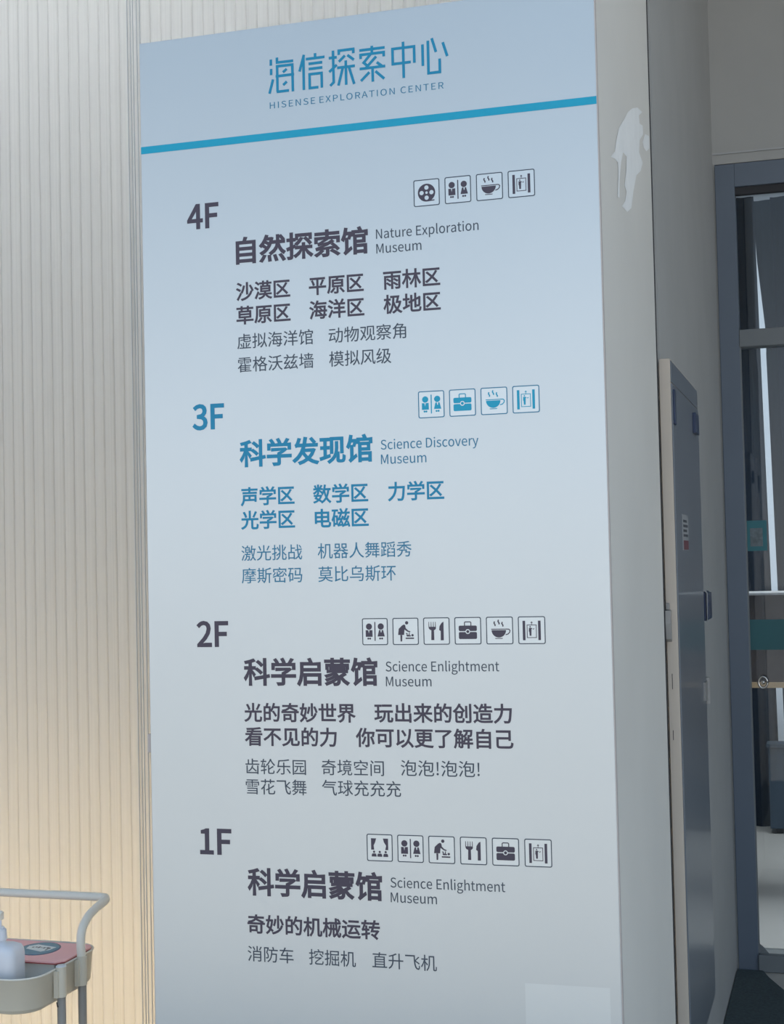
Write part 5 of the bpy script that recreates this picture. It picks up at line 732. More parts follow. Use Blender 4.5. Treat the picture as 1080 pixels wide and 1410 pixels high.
# glass door
dr = struct(box('door_1', 0.508, 0.584, 3.06, 3.14, 0, 3.168, 'frame', None, 0.002))
box('top_rail', 0.584, 1.9, 3.06, 3.14, 3.075, 3.168, 'frame', dr, 0.002)
box('glazing_bead', 0.584, 1.9, 3.075, 3.10, 3.045, 3.075, 'seam', dr)
box('middle_rail', 0.584, 1.9, 3.058, 3.14, 2.437, 2.505, 'rail', dr, 0.002)
box('bottom_rail', 0.584, 1.9, 3.05, 3.14, 0.0, 0.065, 'rail', dr, 0.002)
box('stile', 1.84, 1.9, 3.06, 3.14, 0.065, 3.075, 'frame', dr)
box('glazing_bead', 0.584, 0.589, 3.066, 3.09, 0.07, 2.437, 'rail', dr)
box('pane', 0.584, 1.84, 3.10, 3.108, 2.505, 3.075, 'glass', dr)
box('pane', 0.584, 1.84, 3.10, 3.108, 0.065, 2.437, 'glass', dr)
g = bmesh.new(); bx(g, 0.600, 1.84, 3.085, 3.0975, 0.060, 0.082); obj('sill_strip', g, 'sill', dr)
g = bmesh.new(); prism(g, [(0.584, 0.065), (0.584, 0.105), (0.600, 0.092), (0.628, 0.060)], 1, 3.080, 3.0845); obj('corner_gusset', g, 'rail', dr)
box('teal_band', 0.586, 1.84, 3.0985, 3.0995, 1.243, 1.362, 'teal_band', dr)
cd = box('door_card', 0.580, 0.664, 3.0982, 3.0995, 1.632, 1.752, 'teal_card', dr)
box('card_print', 0.600, 0.648, 3.0975, 3.0982, 1.650, 1.722, 'card_grey', cd)
g = bmesh.new(); ring = [(0.633 + 0.017 * math.cos(t * math.pi / 12), 3.07, 1.118 + 0.022 * math.sin(t * math.pi / 12)) for t in range(25)]
tube(g, ring, 0.0045, 8); tube(g, [(0.633, 3.098, 1.118), (0.633, 3.07, 1.118)], 0.009, 10)
obj('door_pull', g, 'chrome', dr, smooth=True)

# ---------------------------------------------------------------- sign pillar
sg = thing('sign_pillar', 'tall pale directory pillar listing the floors 4F to 1F', 'sign')
box('pillar_body', -0.499, 0.30, 0.012, 0.928, 0, 2.742, 'side', sg, 0.002)
box('seam_strip', 0.492, 0.5015, 0.921, 0.9295, 0, 4.5, 'seam', sg)
box('side_sheet', 0.30, 0.4995, 0.012, 0.928, 0, 4.5, 'side', sg)
PN = box('sign_panel', -0.5, 0.5, 0.0, 0.010, 0.02, 2.76, 'panel', sg, 0.001)
box('edge_trim', 0.5, 0.5022, 0.001, 0.011, 0.02, 2.76, 'edge', sg)
box('side_clip', -0.512, -0.5, 0.01, 0.03, 1.211, 1.251, 'edge', sg, 0.001)
sm1 = [(0.567, 2.671), (0.667, 2.702), (0.761, 2.718), (0.692, 2.69), (0.699, 2.672), (0.762, 2.684), (0.766, 2.664), (0.69, 2.628), (0.674, 2.594), (0.74, 2.585), (0.693, 2.553), (0.609, 2.522), (0.541, 2.466), (0.495, 2.417), (0.42, 2.391), (0.335, 2.385), (0.39, 2.409), (0.419, 2.437), (0.387, 2.444), (0.422, 2.485), (0.437, 2.522), (0.378, 2.516), (0.339, 2.483), (0.306, 2.433), (0.299, 2.395), (0.266, 2.39), (0.288, 2.438), (0.288, 2.47), (0.241, 2.466), (0.178, 2.454), (0.244, 2.483), (0.272, 2.515), (0.321, 2.556), (0.412, 2.6), (0.481, 2.637)]
sm2 = [(0.809, 2.676), (0.889, 2.693), (0.891, 2.661), (0.825, 2.636), (0.77, 2.632), (0.752, 2.64)]
g = bmesh.new()
for q in (sm1, sm2):
    P, T = fill([q], False); vs = [g.verts.new((0.5003, y, z)) for y, z in P]
    for f in T: g.faces.new([vs[i] for i in f])
obj('paint_smear', g, 'smear', sg)['label'] = 'dried white paint smear on the side of the pillar'
Y0 = 0.0
vinyl('blue_bar', [([[(-0.5, 2.5145), (0.5, 2.5145), (0.5, 2.5305), (-0.5, 2.5305)]], 'bar', 0)], PN, Y0)
TS = [[(-192.4, 2687.6), (-192.7, 2674.3)], [(-192.2, 2667.3), (-192.5, 2653.9)], [(-188.2, 2644.3), (-197.0, 2614.4)], [(-178.6, 2690.3), (-178.6, 2679.5), (-141.8, 2679.0)], [(-178.5, 2616.6), (-178.5, 2671.3), (-144.1, 2671.0), (-143.8, 2613.4)], [(-182.4, 2650.0), (-140.3, 2650.0)], [(-165.5, 2656.8), (-156.8, 2663.3)], [(-165.4, 2629.3), (-157.1, 2636.2)], [(-180.5, 2616.5), (-152.5, 2616.5)],
 [(-117.3, 2688.9), (-128.1, 2653.9)], [(-118.7, 2685.9), (-119.0, 2613.5)], [(-92.4, 2689.2), (-92.4, 2679.0)], [(-113.3, 2678.8), (-71.4, 2678.8)], [(-107.4, 2668.0), (-76.7, 2668.0)], [(-107.4, 2656.9), (-76.7, 2656.9)], [(-78.6, 2613.8), (-78.7, 2645.4), (-105.6, 2645.4), (-105.6, 2616.0), (-86.3, 2616.0)],
 [(-52.2, 2689.6), (-52.1, 2622.2), (-59.9, 2615.3)], [(-62.0, 2674.6), (-44.1, 2674.6)], [(-44.4, 2658.6), (-61.6, 2645.1)], [(-39.4, 2679.0), (-39.4, 2687.8), (-7.4, 2687.8), (-7.4, 2678.8)], [(-26.1, 2676.1), (-39.8, 2664.4)], [(-20.6, 2676.4), (-6.3, 2664.7)], [(-24.5, 2665.5), (-24.5, 2613.6)], [(-43.8, 2651.8), (-4.4, 2651.8)], [(-31.2, 2651), (-41.7, 2613.9)], [(-17.8, 2651), (-6.7, 2613.4)],
 [(33.4, 2689.3), (33.4, 2673.4)], [(5.9, 2682.6), (61.5, 2682.6)], [(8.4, 2664.3), (8.4, 2672.9), (59.1, 2672.9), (59.1, 2663.9)], [(30.1, 2671.7), (14.9, 2655.7), (24.3, 2646.8)], [(42.5, 2665.9), (19.9, 2644.4)], [(5.8, 2643.5), (61.8, 2643.5)], [(43.6, 2653.4), (56.6, 2642.9)], [(34.1, 2643), (34.1, 2613.4)], [(27.0, 2634.4), (8.2, 2617.8)], [(40.3, 2634.9), (59.2, 2617.1)],
 [(101.4, 2689.5), (101.4, 2613.3)], [(117.3, 2645.1), (78.3, 2645.1), (78.3, 2676.9), (125.0, 2676.9), (125.0, 2642.5)],
 [(143.1, 2678.7), (143.1, 2633.7)], [(154.8, 2685.0), (154.8, 2617.0), (179.1, 2617.0), (179.1, 2644.8)], [(163.1, 2689.3), (171.6, 2659.3)], [(186.4, 2678.0), (195.4, 2648.0)]]
vinyl('title_lettering', [([stroke([(x / 1000, z / 1000) for x, z in s], 0.0058)], 'cyan', 0.00001 * (k % 5)) for k, s in enumerate(TS)], PN, Y0)['label'] = 'cyan line-drawn Chinese title characters'
for s, a, b in (('HISENSE', -0.1969, -0.0942), ('EXPLORATION', -0.0846, 0.0812), ('CENTER', 0.0938, 0.1863)):
    vinyl('subtitle_lettering', [(text_shape(s, a, b, 2.5817, 0.0185, 0, track=110), 'teal_ink', 0)], PN, Y0)

def line(name, s, x0, x1, zb, em, bold, m, label=None):
    return vinyl(name, [(text_shape(s, x0 / 1000, x1 / 1000, zb[1] / 1000, em / 1000, bold, bottom=zb[0] == 'b'), m, 0)], PN, Y0)
B = lambda z: ('b', z)
A_ = lambda z: ('a', z)
for s, x0, x1, z, m in (('4F', -393.3, -319.5, 2340, 'ink'), ('3F', -389.3, -315, 1905.5, 'cyan'), ('2F', -388, -314.7, 1440.5, 'ink'), ('1F', -388.7, -316.0, 1001, 'ink')):
    line('floor_number', s, x0, x1, A_(z), 70, 27, m)
for s, z, m in (('自然探索馆', 2253, 'ink'), ('科学发现馆', 1818.3, 'cyan'), ('科学启蒙馆', 1355, 'ink'), ('科学启蒙馆', 915.4, 'ink')):
    line('hall_name', s, -281.2, 15.8, B(z), 60, 29, m)
for s, x1, z, m in (('Nature Exploration', 252.4, 2282.8, 'slate_ink'), ('Museum', 130.9, 2252, 'slate_ink'), ('Science Discovery', 241.2, 1843.6, 'teal_ink'), ('Museum', 130.8, 1813.4, 'teal_ink'),
                    ('Science Enlightment', 272.6, 1386.3, 'slate_ink'), ('Museum', 130.6, 1355.8, 'slate_ink'), ('Science Enlightment', 273.6, 946, 'slate_ink'), ('Museum', 131.3, 915.8, 'slate_ink')):
    line('english_name', s, 33.5, x1, A_(z), 27, 2, m)
for s, x0, x1, z, m in (('沙漠区', -282.7, -159, 2174.8, 'ink'), ('平原区', -117, 4.3, 2175, 'ink'), ('雨林区', 46.9, 169.2, 2175, 'ink'),
                        ('草原区', -282.5, -159.2, 2124.2, 'ink'), ('海洋区', -117.5, 4.5, 2123.8, 'ink'), ('极地区', 46.2, 169.1, 2123.8, 'ink'),
                        ('声学区', -280.7, -158.6, 1736.2, 'cyan'), ('数学区', -117.2, 4, 1736, 'cyan'), ('力学区', 46.5, 166.9, 1735.4, 'cyan'),
                        ('光学区', -280.9, -158.5, 1686.5, 'cyan'), ('电磁区', -114.4, 4, 1686, 'cyan'),
                        ('光的奇妙世界', -281.7, -33.2, 1280, 'ink'), ('玩出来的创造力', 6.7, 296.2, 1281, 'ink'),
                        ('看不见的力', -281.3, -75.9, 1229.6, 'ink'), ('你可以更了解自己', -34.3, 298.1, 1230, 'ink'),
                        ('奇妙的机械运转', -283.2, 9, 837, 'ink')):
    line('zone_name', s, x0, x1, B(z), 41.5, 21, m)
for s, x0, x1, z, m in (('虚拟海洋馆', -281.7, -109.9, 2072.2, 'slate_ink'), ('动物观察角', -75.2, 93.8, 2071.2, 'slate_ink'), ('霍格沃兹墙', -281.5, -109.8, 2022, 'slate_ink'), ('模拟风级', -75.1, 60.7, 2021.8, 'slate_ink'),
                        ('激光挑战', -281, -143.9, 1620.4, 'teal_ink'), ('机器人舞蹈秀', -109.2, 95.1, 1621, 'teal_ink'), ('摩斯密码', -281.3, -144.7, 1572.2, 'teal_ink'), ('莫比乌斯环', -109.2, 60, 1572, 'teal_ink'),
                        ('齿轮乐园', -281, -145.3, 1171, 'slate_ink'), ('奇境空间', -110.5, 25, 1171.6, 'slate_ink'), ('泡泡!泡泡!', 61, 227.1, 1173.4, 'slate_ink'),
                        ('雪花飞舞', -281.1, -144.9, 1128.6, 'slate_ink'), ('气球充充充', -110.7, 60.7, 1129.6, 'slate_ink'),
                        ('消防车', -283.8, -181.1, 779.6, 'slate_ink'), ('挖掘机', -146.8, -44.5, 779.6, 'slate_ink'), ('直升飞机', -9, 128, 780.6, 'slate_ink')):
    line('exhibit_name', s, x0, x1, B(z), 35, 2, m)

# pictograms in unit squares
def P_reel():
    return [[circ(.50, .50, .335, 28)] + [circ(.50 + .19 * math.cos(a), .50 + .19 * math.sin(a), .082, 14) for a in (0, math.pi / 2, math.pi, 1.5 * math.pi)] + [circ(.5, .5, .05, 10)],
            [[(.50, .165), (.80, .185), (.80, .225), (.66, .22), (.50, .21)]]]
def P_wc():
    o = [[circ(.27, .69, .118)], [circ(.73, .69, .118)],
         [[(.14, .56), (.24, .555), (.265, .43), (.285, .555), (.40, .56), (.405, .31), (.14, .31)]],
         [[(.66, .56), (.715, .56), (.725, .47), (.755, .47), (.765, .56), (.815, .56), (.88, .32), (.60, .32)]],
         [[(.48, .16), (.52, .16), (.52, .86), (.48, .86)]]]
    for x in (.235, .31, .695, .775): o.append([circ(x, .245, .037, 10)])
    return o
def P_cup():
    bowl = [(.20, .515)] + [(.20 + .27 - .27 * math.cos(t * math.pi / 14), .515 - .27 * math.sin(t * math.pi / 14)) for t in range(1, 7)] + [(.47, .245)] + [(.47 + .27 * math.sin(t * math.pi / 14), .515 - .27 * math.cos(t * math.pi / 14)) for t in range(1, 7)] + [(.74, .515)]
    o = [[bowl], [[(.19, .535), (.80, .535), (.80, .565), (.19, .565)]], [[(.34, .20), (.60, .20), (.62, .228), (.32, .228)]],
         [stroke([(.74, .55), (.84, .545), (.885, .50), (.87, .43), (.81, .37), (.72, .345)], .035)]]
    for x, z in ((.31, .66), (.46, .72), (.60, .64)):
        o.append([stroke([(x + .02, z), (x + .03, z + .045), (x - .012, z + .105), (x + .005, z + .17)], .045)])
    return o
def P_lift():
    return [[[(.17, .14), (.265, .14), (.265, .84), (.17, .84)]], [[(.735, .14), (.83, .14), (.83, .84), (.735, .84)]],
            [[(.32, .22), (.68, .22), (.68, .70), (.32, .70)], [(.345, .245), (.345, .675), (.655, .675), (.655, .245)]],
            [[(.49, .70), (.51, .70), (.51, .76), (.545, .76), (.50, .82), (.455, .76), (.49, .76)]],
            [circ(.445, .625, .026, 10)], [[(.40, .585), (.49, .585), (.56, .52), (.60, .55), (.59, .57), (.56, .555), (.49, .54), (.485, .30), (.42, .30), (.41, .45), (.395, .45)]]]
def P_case():
    o = [[rrect(.16, .84, .20, .455, .05)], [rrect(.16, .84, .49, .69, .05)], [stroke([(.38, .69), (.38, .80), (.41, .825), (.59, .825), (.62, .80), (.62, .69)], .035)]]
    return o, [('panel_patch', [circ(.5, .472, .088)]), ('', [circ(.5, .472, .055)])]
def P_baby():
    return [[circ(.55, .815, .062)], [[(.24, .60), (.37, .72), (.44, .755), (.49, .73), (.51, .62), (.60, .53), (.69, .50), (.67, .46), (.57, .49), (.46, .57), (.44, .37), (.21, .37)]],
            [[(.295, .365), (.37, .365), (.36, .13), (.30, .13)]], [[(.50, .27), (.82, .27), (.82, .22), (.50, .22)]],
            [[(.53, .35), (.55, .31), (.70, .31), (.70, .36), (.655, .355), (.66, .45), (.63, .45), (.62, .37), (.57, .37), (.58, .43), (.55, .44), (.51, .44), (.51, .42), (.545, .40)]], [circ(.765, .355, .045)]]
def P_fork():
    o = [[[(.20, .62), (.24, .56), (.305, .53), (.295, .17), (.41, .17), (.405, .53), (.46, .56), (.49, .62), (.455, .66), (.235, .66)]]]
    for x in (.215, .30, .385, .465): o.append([[(x - .014, .64), (x + .014, .64), (x + .01, .84), (x - .01, .84)]])
    o.append([[(.655, .16), (.77, .16), (.77, .84), (.70, .80), (.62, .68), (.60, .54), (.66, .50)]])
    return o
def P_show():
    o = [[[(.17, .42), (.17, .84), (.37, .84), (.33, .70), (.27, .58), (.285, .42)]], [[(.83, .42), (.83, .84), (.63, .84), (.67, .70), (.75, .58), (.715, .42)]]]
    for x in (.28, .50, .73):
        o.append([circ(x, .345, .042)]); o.append([[(x - .095, .17), (x + .095, .17), (x + .09, .24), (x + .06, .285), (x - .06, .285), (x - .09, .24)]])
    return o
ICONS = {'reel': P_reel, 'wc': P_wc, 'cup': P_cup, 'lift': P_lift, 'case': P_case, 'baby': P_baby, 'fork': P_fork, 'show': P_show}
IL = {'reel': 'film reel pictogram', 'wc': 'man and woman toilet pictogram', 'cup': 'steaming cup pictogram', 'lift': 'lift pictogram', 'case': 'luggage case pictogram', 'baby': 'baby changing pictogram', 'fork': 'fork and knife pictogram', 'show': 'theatre stage pictogram'}
rows = ((2341.6, 'ink', 'slate_ink', (('reel', 116.7), ('wc', 183.2), ('cup', 249.5), ('lift', 315.6))),
        (1904.0, 'bar', 'teal_ink', (('wc', 116.2), ('case', 182), ('cup', 247.9), ('lift', 313.6))),
        (1440.3, 'ink', 'slate_ink', (('wc', -15.5), ('baby', 50.3), ('fork', 116), ('case', 181.7), ('cup', 247.5), ('lift', 313.2))),
        (997.9, 'ink', 'slate_ink', (('show', -15.6), ('wc', 50.2), ('baby', 116), ('fork', 182.2), ('case', 248.4), ('lift', 314.6))))
for z0, mi, mf, lst in rows:
    for k, x0 in lst:
        sc = 0.0555; ox, oz = x0 / 1000, z0 / 1000
        T = lambda lp: [(ox + sc * p[0], oz + sc * p[1]) for p in lp]
        res = ICONS[k](); extra = []
        if isinstance(res, tuple): res, extra = res
        lay = [([T(rrect(0.01, .99, 0.01, .99, .06))], 'panel_patch', -0.0003), ([T(rrect(0, 1, 0, 1, .07)), T(rrect(.034, .966, .034, .966, .045)[::-1])], mf, 0)]
        for i, q in enumerate(res): lay.append(([T(l) for l in q], mi, 0.00001 * i))
        for i, (mm, q) in enumerate(extra): lay.append(([T(l) for l in q], mm or mi, 0.0004 * (i + 1)))
        vinyl('pictogram', lay, PN, Y0)['label'] = IL[k]
# plain pale patch low on the panel
vinyl('pale_patch', [([[(0.309, 0.60), (0.478, 0.60), (0.478, 0.768), (0.309, 0.768)]], 'panel_patch', -0.0001)], PN, Y0)

# ---------------------------------------------------------------- steel cabinet on the side wall
cb = thing('steel_cabinet', 'shallow glossy grey steel cabinet on the side wall behind the pillar', 'cabinet')
box('cabinet_body', 0.5015, 0.530, 0.952, 1.70, 0.28, 2.125, 'cab_end', cb, 0.001)
cdr = box('cabinet_door', 0.530, 0.534, 0.957, 1.695, 0.29, 2.06, 'cab', cb, 0.001)
box('head_panel', 0.530, 0.5325, 0.957, 1.695, 2.064, 2.12, 'cab', cb, 0.001)
box('latch', 0.534, 0.539, 0.962, 0.995, 1.955, 2.045, 'plastic_blue', cb, 0.001)
box('latch', 0.534, 0.544, 1.50, 1.60, 1.975, 2.035, 'plastic_blue', cb, 0.001)
g = bmesh.new(); tube(g, [(0.537, 1.68, 1.165), (0.537, 1.68, 1.245)], 0.010, 12); bx(g, .532, .54, 1.60, 1.68, 1.18, 1.235); obj('hinge', g, 'grey_handle', cb)
lb_ = box('notice_label', 0.5335, 0.5345, 1.11, 1.27, 1.628, 1.725, 'label', cb)
box('red_stripe', 0.5345, 0.535, 1.13, 1.26, 1.63, 1.655, 'label_red', lb_)
g = bmesh.new()
for k in range(4): bx(g, 0.5345, 0.5348, 1.13, 1.13 + .12 - .02 * (k % 2), 1.665 + k * .013, 1.672 + k * .013)
obj('label_print', g, 'label_ink', lb_)
g = bmesh.new(); bx(g, .503, .512, .935, .952, 1.475, 1.492); prism(g, [(.944, 1.475), (.925, 1.473), (.922, 1.44), (.930, 1.40), (.944, 1.392)], 0, .502, .516); 
obj('lever_handle', g, 'grey_handle', cb, 0.001)
box('key_slot', 0.512, 0.5135, 0.9515, 0.953, 1.27, 1.31, 'seam', cb)
box('key_slot', 0.5105, 0.512, 0.9515, 0.953, 1.14, 1.165, 'seam', cb)
rd = thing('access_reader', 'small dark blue card reader with white trim on the grey side wall', 'card reader')
box('reader_body', 0.5, 0.521, 1.93, 2.05, 1.405, 1.500, 'plastic_blue', rd, 0.003)
g = bmesh.new(); prism(g, [(.5, 1.402), (.524, 1.402), (.527, 1.495), (.520, 1.504), (.5, 1.504), (.5, 1.500), (.518, 1.500), (.523, 1.494), (.523, 1.406), (.5, 1.406)], 1, 1.926, 1.934)
obj('pale_trim', g, 'label', rd)
box('front_plate', 0.5215, 0.529, 1.934, 2.05, 1.41, 1.495, 'plastic_blue', rd, 0.002)

# door mat
g = bmesh.new(); prism(g, [(0.503, 1.2), (0.503, 3.045), (0.600, 3.045), (0.628, 2.95), (0.687, 2.795), (1.6, 1.2)], 2, -0.002, 0.008)
tag(obj('door_mat', g, 'matt'), 'dark teal rubber floor mat in front of the glass door', 'mat')

# ---------------------------------------------------------------- lobby contents
def drape(label, y, left, right, m, n=60):
    # left and right: the (z, x) polyline of each side edge
    g = bmesh.new(); prev = None
    for (zl, xl), (_, xr) in zip(left, right):
        row = [g.verts.new((xl + (xr - xl) * k / n, y + 0.008 * math.sin(k * 1.15), zl)) for k in range(n + 1)]
        if prev:
            for k in range(n): g.faces.new((prev[k], prev[k + 1], row[k + 1], row[k]))
        prev = row
    o = obj('drape', g, m, smooth=True); s = o.modifiers.new('thick', 'SOLIDIFY'); s.thickness = 0.006
    return tag(o, label, 'curtain')
drape('navy floor-length drape left of the bright gap inside the lobby', 6.3, [(0.0, -0.45), (3.8, -0.45)], [(0.0, 0.554), (3.8, 0.502)], 'curtain')
zz = (0.0, 1.17, 2.85, 2.96, 3.43, 3.80)
drape('slate blue drape just right of the bright gap inside the lobby', 6.42, list(zip(zz, (.590, .573, .545, .549, .508, .49))), [(z, 0.75) for z in zz], 'slate_curtain', 12)
drape('navy drape overlapping the slate blue drape on its right', 6.36, [(0.0, 0.655), (3.8, 0.598)], [(0.0, 1.9), (3.8, 1.9)], 'curtain')
rc = thing('reflection_block', 'dark brown desk standing in for a reflection in the door glass', 'block')  # solid brown shape built in place of a reflection in the glass
box('reflection_body', 0.30, 1.7, 4.3, 4.7, 1.02, 1.43, 'brown', rc, 0.002)
box('reflection_top', 0.28, 1.72, 4.28, 4.72, 1.43, 1.440, 'label', rc)
box('reflection_lower_edge', 0.29, 1.71, 4.28, 4.72, 0.995, 1.02, 'tan', rc)
for x in (0.34, 1.66): box('leg', x - .02, x + .02, 4.45, 4.55, 0, 0.995, 'brown', rc)  # supports added under the reflection stand-in
lc = thing('low_cabinet', 'low slate cupboard at the foot of the lobby drapes', 'cupboard')
box('cupboard_body', 0.50, 1.5, 6.05, 6.2, 0.03, 0.50, 'slate_curtain', lc, 0.003)
box('cupboard_top', 0.49, 1.51, 6.04, 6.21, 0.50, 0.52, 'slate_curtain', lc)
for x in (0.55, 1.45): box('foot', x - .02, x + .02, 6.08, 6.16, 0, 0.03, 'black', lc)

# ---------------------------------------------------------------- utility cart
ct = thing('utility_cart', 'warm grey metal trolley with a tubular handle left of the pillar', 'cart')
XR, XL, YF, YB = -0.806, -1.206, 0.015, 0.345
def tray(z0, z1, name):
    g = bmesh.new(); ins = 0.004
    outer0 = rrect(XL + .006, XR - .006, YF + .006, YB - .006, .06, 8); outer1 = rrect(XL, XR, YF, YB, .065, 8)
    inner0 = rrect(XL + .010, XR - .010, YF + .010, YB - .010, .056, 8); inner1 = rrect(XL + .004, XR - .004, YF + .004, YB - .004, .061, 8)
    rings = []
    r_ = [( outer0, z0, .012), (outer0, z0 + .010, 0), (outer1, z1, 0), (rrect(XL - .002, XR + .002, YF - .002, YB + .002, .067, 8), z1 + .001, 0), (rrect(XL - .001, XR + .001, YF - .001, YB + .001, .066, 8), z1 + .003, 0), (inner1, z1 + .003, 0), (inner0, z0 + .012, 0)]
    for lp, z_, sh in r_:
        cx, cy = (XL + XR) / 2, (YF + YB) / 2
        rings.append([g.verts.new((cx + (x - cx) * (1 - sh * 4), cy + (y - cy) * (1 - sh * 4), z_)) for x, y in lp])
    for a, b in zip(rings, rings[1:]):
        n = len(a)
        for k in range(n): g.faces.new((a[k], a[(k + 1) % n], b[(k + 1) % n], b[k]))
    g.faces.new(rings[0][::-1]); g.faces.new([g.verts.new(v.co - Vector((0, 0, 0.0))) for v in rings[-1]])
    bmesh.ops.remove_doubles(g, verts=g.verts, dist=1e-5)
    return obj(name, g, 'cart', ct, smooth=False)
for z0, z1 in ((.622, .700), (.36, .43), (.10, .17)):
    t_ = tray(z0, z1, 'tray'); 
    for p in t_.data.polygons: p.use_smooth = abs(p.normal.z) < .6
g = bmesh.new(); lip = [(x, y, .7025) for x, y in rrect(XL - .001, XR + .001, YF - .001, YB + .001, .066, 10)]; tube(g, lip + [lip[0]], .0022, 6, cap=False)
obj('tray_rim', g, 'cart_tube', ct, smooth=True)
YP1, YP2 = 0.125, 0.222
XP = XR + 0.011
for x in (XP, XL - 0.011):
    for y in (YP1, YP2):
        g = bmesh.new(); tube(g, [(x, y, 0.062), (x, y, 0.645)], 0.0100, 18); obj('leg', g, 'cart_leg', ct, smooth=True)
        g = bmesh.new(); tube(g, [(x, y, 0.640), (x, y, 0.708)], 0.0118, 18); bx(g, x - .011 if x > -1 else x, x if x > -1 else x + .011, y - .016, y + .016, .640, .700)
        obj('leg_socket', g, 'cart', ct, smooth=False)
        for z_ in (.365, .105):
            g = bmesh.new(); tube(g, [(x, y, z_), (x, y, z_ + .06)], 0.0118, 18); obj('tray_socket', g, 'cart', ct)
g = bmesh.new(); tube(g, [(XP, YP1, .708), (XP, YP1, .711)], [.0125, .0095], 18); obj('end_cap', g, 'white_plastic', ct)
g = bmesh.new(); tube(g, [(XP - .008, YP1 - .006, .628), (XP - .004, YP1 - .0095, .618)], .002, 8); obj('screw', g, 'seam', ct)
pth = smooth_path([(XP, YP2, .70), (XP, YP2 - .004, .735), (XP, YP2 + .002, .765), (XP, YP2 + .030, .789), (XP, YP2 + .075, .802), (XP - .001, YP2 + .118, .808), (XP - .010, YP2 + .138, .810), (XP - .034, YP2 + .146, .811), (-1.0, YP2 + .146, .811)])
p2 = [Vector((XL + XR - p.x, p.y, p.z)) for p in pth[::-1]]
g = bmesh.new(); tube(g, pth[:-1] + p2, 0.0103, 18); obj('handle', g, 'cart_tube', ct, smooth=True)
for x in (XP, XL - .011):
    for y in (YP1, YP2):
        g = bmesh.new(); tube(g, [(x - .012, y, .03), (x + .012, y, .03)], .03, 20); bx(g, x - .016, x + .016, y - .008, y + .008, .045, .066)
        obj('caster', g, 'black', ct)

ZB = 0.634
bt = thing('pump_bottle', 'cool white plastic pump bottle standing in the trolley tray', 'bottle')
g = bmesh.new()
prof = [(0, .0), (.002, .0), (1.0, .004), (1.0, .102), (.96, .117), (.80, .127), (.42, .131), (.36, .133)]
BX, BY, HW, HD = -0.930, 0.088, .052, .034
rr = []
for s_, z_ in ((.94, 0), (1, .005), (1, .105), (.97, .116), (.88, .124), (.62, .129), (.30, .131), (.28, .140)):
    rr.append([g.verts.new((BX + x, BY + y, ZB + z_)) for x, y in (rrect(-HW * s_, HW * s_, -HD * s_, HD * s_, min(HW, HD) * s_ * (.55 if s_ > .5 else .98), 6))])
for a, b in zip(rr, rr[1:]):
    for k in range(len(a)): g.faces.new((a[k], a[(k + 1) % len(a)], b[(k + 1) % len(a)], b[k]))
g.faces.new(rr[0][::-1]); g.faces.new(rr[-1])
obj('bottle_body', g, 'bottle', bt, smooth=True)
box('bottle_label', BX - .036, BX + .020, BY - HD - .0006, BY - HD + .001, ZB + .01, ZB + .095, 'bottle_label', bt)
g = bmesh.new(); tube(g, [(BX, BY, ZB + .136), (BX, BY, ZB + .139), (BX, BY, ZB + .160), (BX, BY, ZB + .162)], [.015, .0165, .0155, .013], 20); obj('collar', g, 'bottle', bt)
g = bmesh.new(); tube(g, [(BX, BY, ZB + .160), (BX, BY, ZB + .166), (BX, BY, ZB + .167), (BX, BY, ZB + .19)], [.011, .011, .005, .005], 16); obj('pump_stem', g, 'bottle', bt)
g = bmesh.new(); tube(g, smooth_path([(BX + .007, BY, ZB + .194), (BX, BY, ZB + .196), (BX - .02, BY, ZB + .196), (BX - .045, BY, ZB + .188)], 4), .0068, 12); bx(g, BX - .006, BX + .007, BY - .007, BY + .007, ZB + .182, ZB + .196); obj('pump_head', g, 'cart_tube', bt)

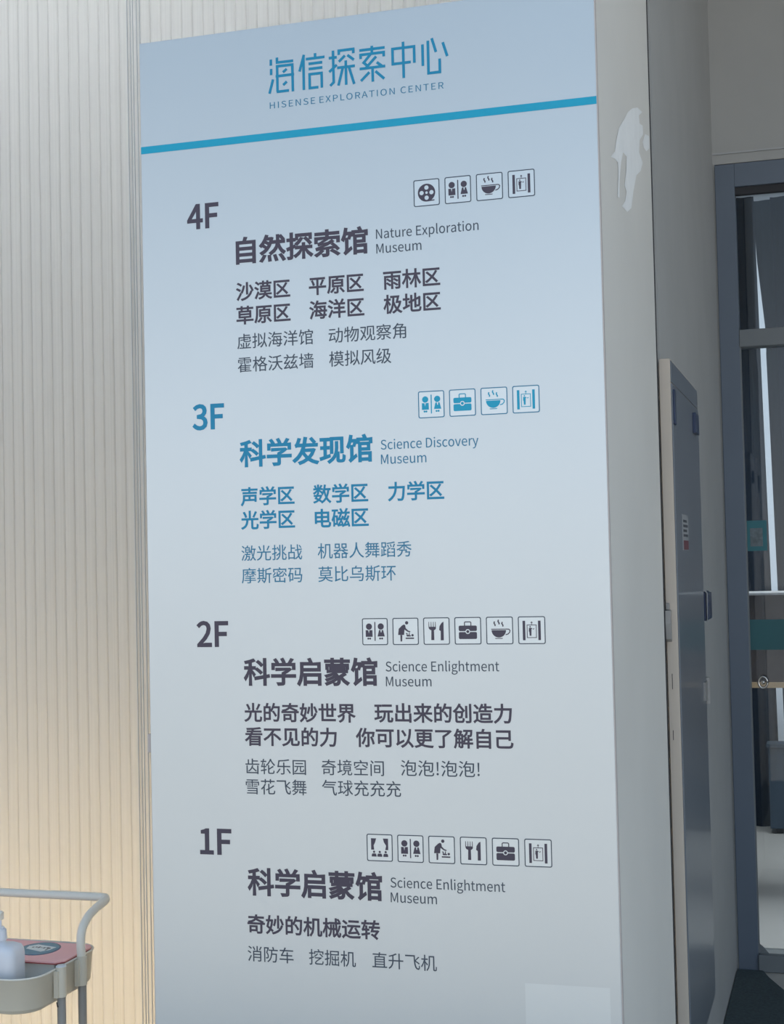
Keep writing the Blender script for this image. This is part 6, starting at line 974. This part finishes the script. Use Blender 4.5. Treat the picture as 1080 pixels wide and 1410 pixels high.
bxo = tag(box('storage_box', -1.08, -0.836, 0.166, 0.312, ZB, 0.701, 'box', None, 0.003), 'pale grey storage box in the trolley tray beneath the pink folder', 'box')
fo = thing('pink_folder', 'pink card folder with a blue oval sticker lying over the trolley tray', 'folder')
g = bmesh.new(); fp = [(-1.10, 0.155), (-0.828, 0.155), (-0.812, 0.175), (-0.812, 0.298), (-0.824, 0.318), (-1.10, 0.328)]
prism(g, fp, 2, 0.7045, 0.7080); obj('folder_cover', g, 'pink', fo)
g = bmesh.new(); prism(g, [(x - .0005, y + .0008) for x, y in fp], 2, 0.7015, 0.7045); obj('folder_back', g, 'pink_dark', fo)
def oval(cx, cy, a, b, th, n=28):
    return [(cx + a * math.cos(t) * math.cos(th) - b * math.sin(t) * math.sin(th), cy + a * math.cos(t) * math.sin(th) + b * math.sin(t) * math.cos(th)) for t in (2 * math.pi * k / n for k in range(n))]
OC = (-0.926, 0.256)
g = bmesh.new(); prism(g, oval(*OC, .050, .060, .3), 2, .708, .7086); st = obj('oval_sticker', g, 'sticker_navy', fo)
g = bmesh.new(); prism(g, oval(*OC, .046, .056, .3), 2, .7086, .7090); obj('sticker_face', g, 'sticker_blue', st)
g = bmesh.new(); prism(g, [(-.958, .249), (-.908, .229), (-.895, .246), (-.891, .274), (-.948, .289), (-.963, .272)], 2, .7090, .7093); obj('sticker_patch', g, 'sticker_white', st)
g = bmesh.new()
for k in range(7): bx(g, -.949 + k * .0075, -.944 + k * .0075, .2595 + .003 * (k % 2) - k * .0005, .2655 + .003 * (k % 3) - k * .0005, .7093, .7095)
bx(g, -.905, -.901, .242, .266, .7093, .7095)
obj('sticker_print', g, 'label_ink', st)

# ---------------------------------------------------------------- every empty stands at the base of its thing
bpy.context.view_layer.update()
for o in [q for q in C.objects if q.type == 'EMPTY']:
    pts = [c.location + Vector(v) for c in o.children for v in c.bound_box]
    if not pts: continue
    base = Vector(((min(p.x for p in pts) + max(p.x for p in pts)) / 2, (min(p.y for p in pts) + max(p.y for p in pts)) / 2, min(p.z for p in pts)))
    o.location = base
    for c in o.children: c.location = c.location - base
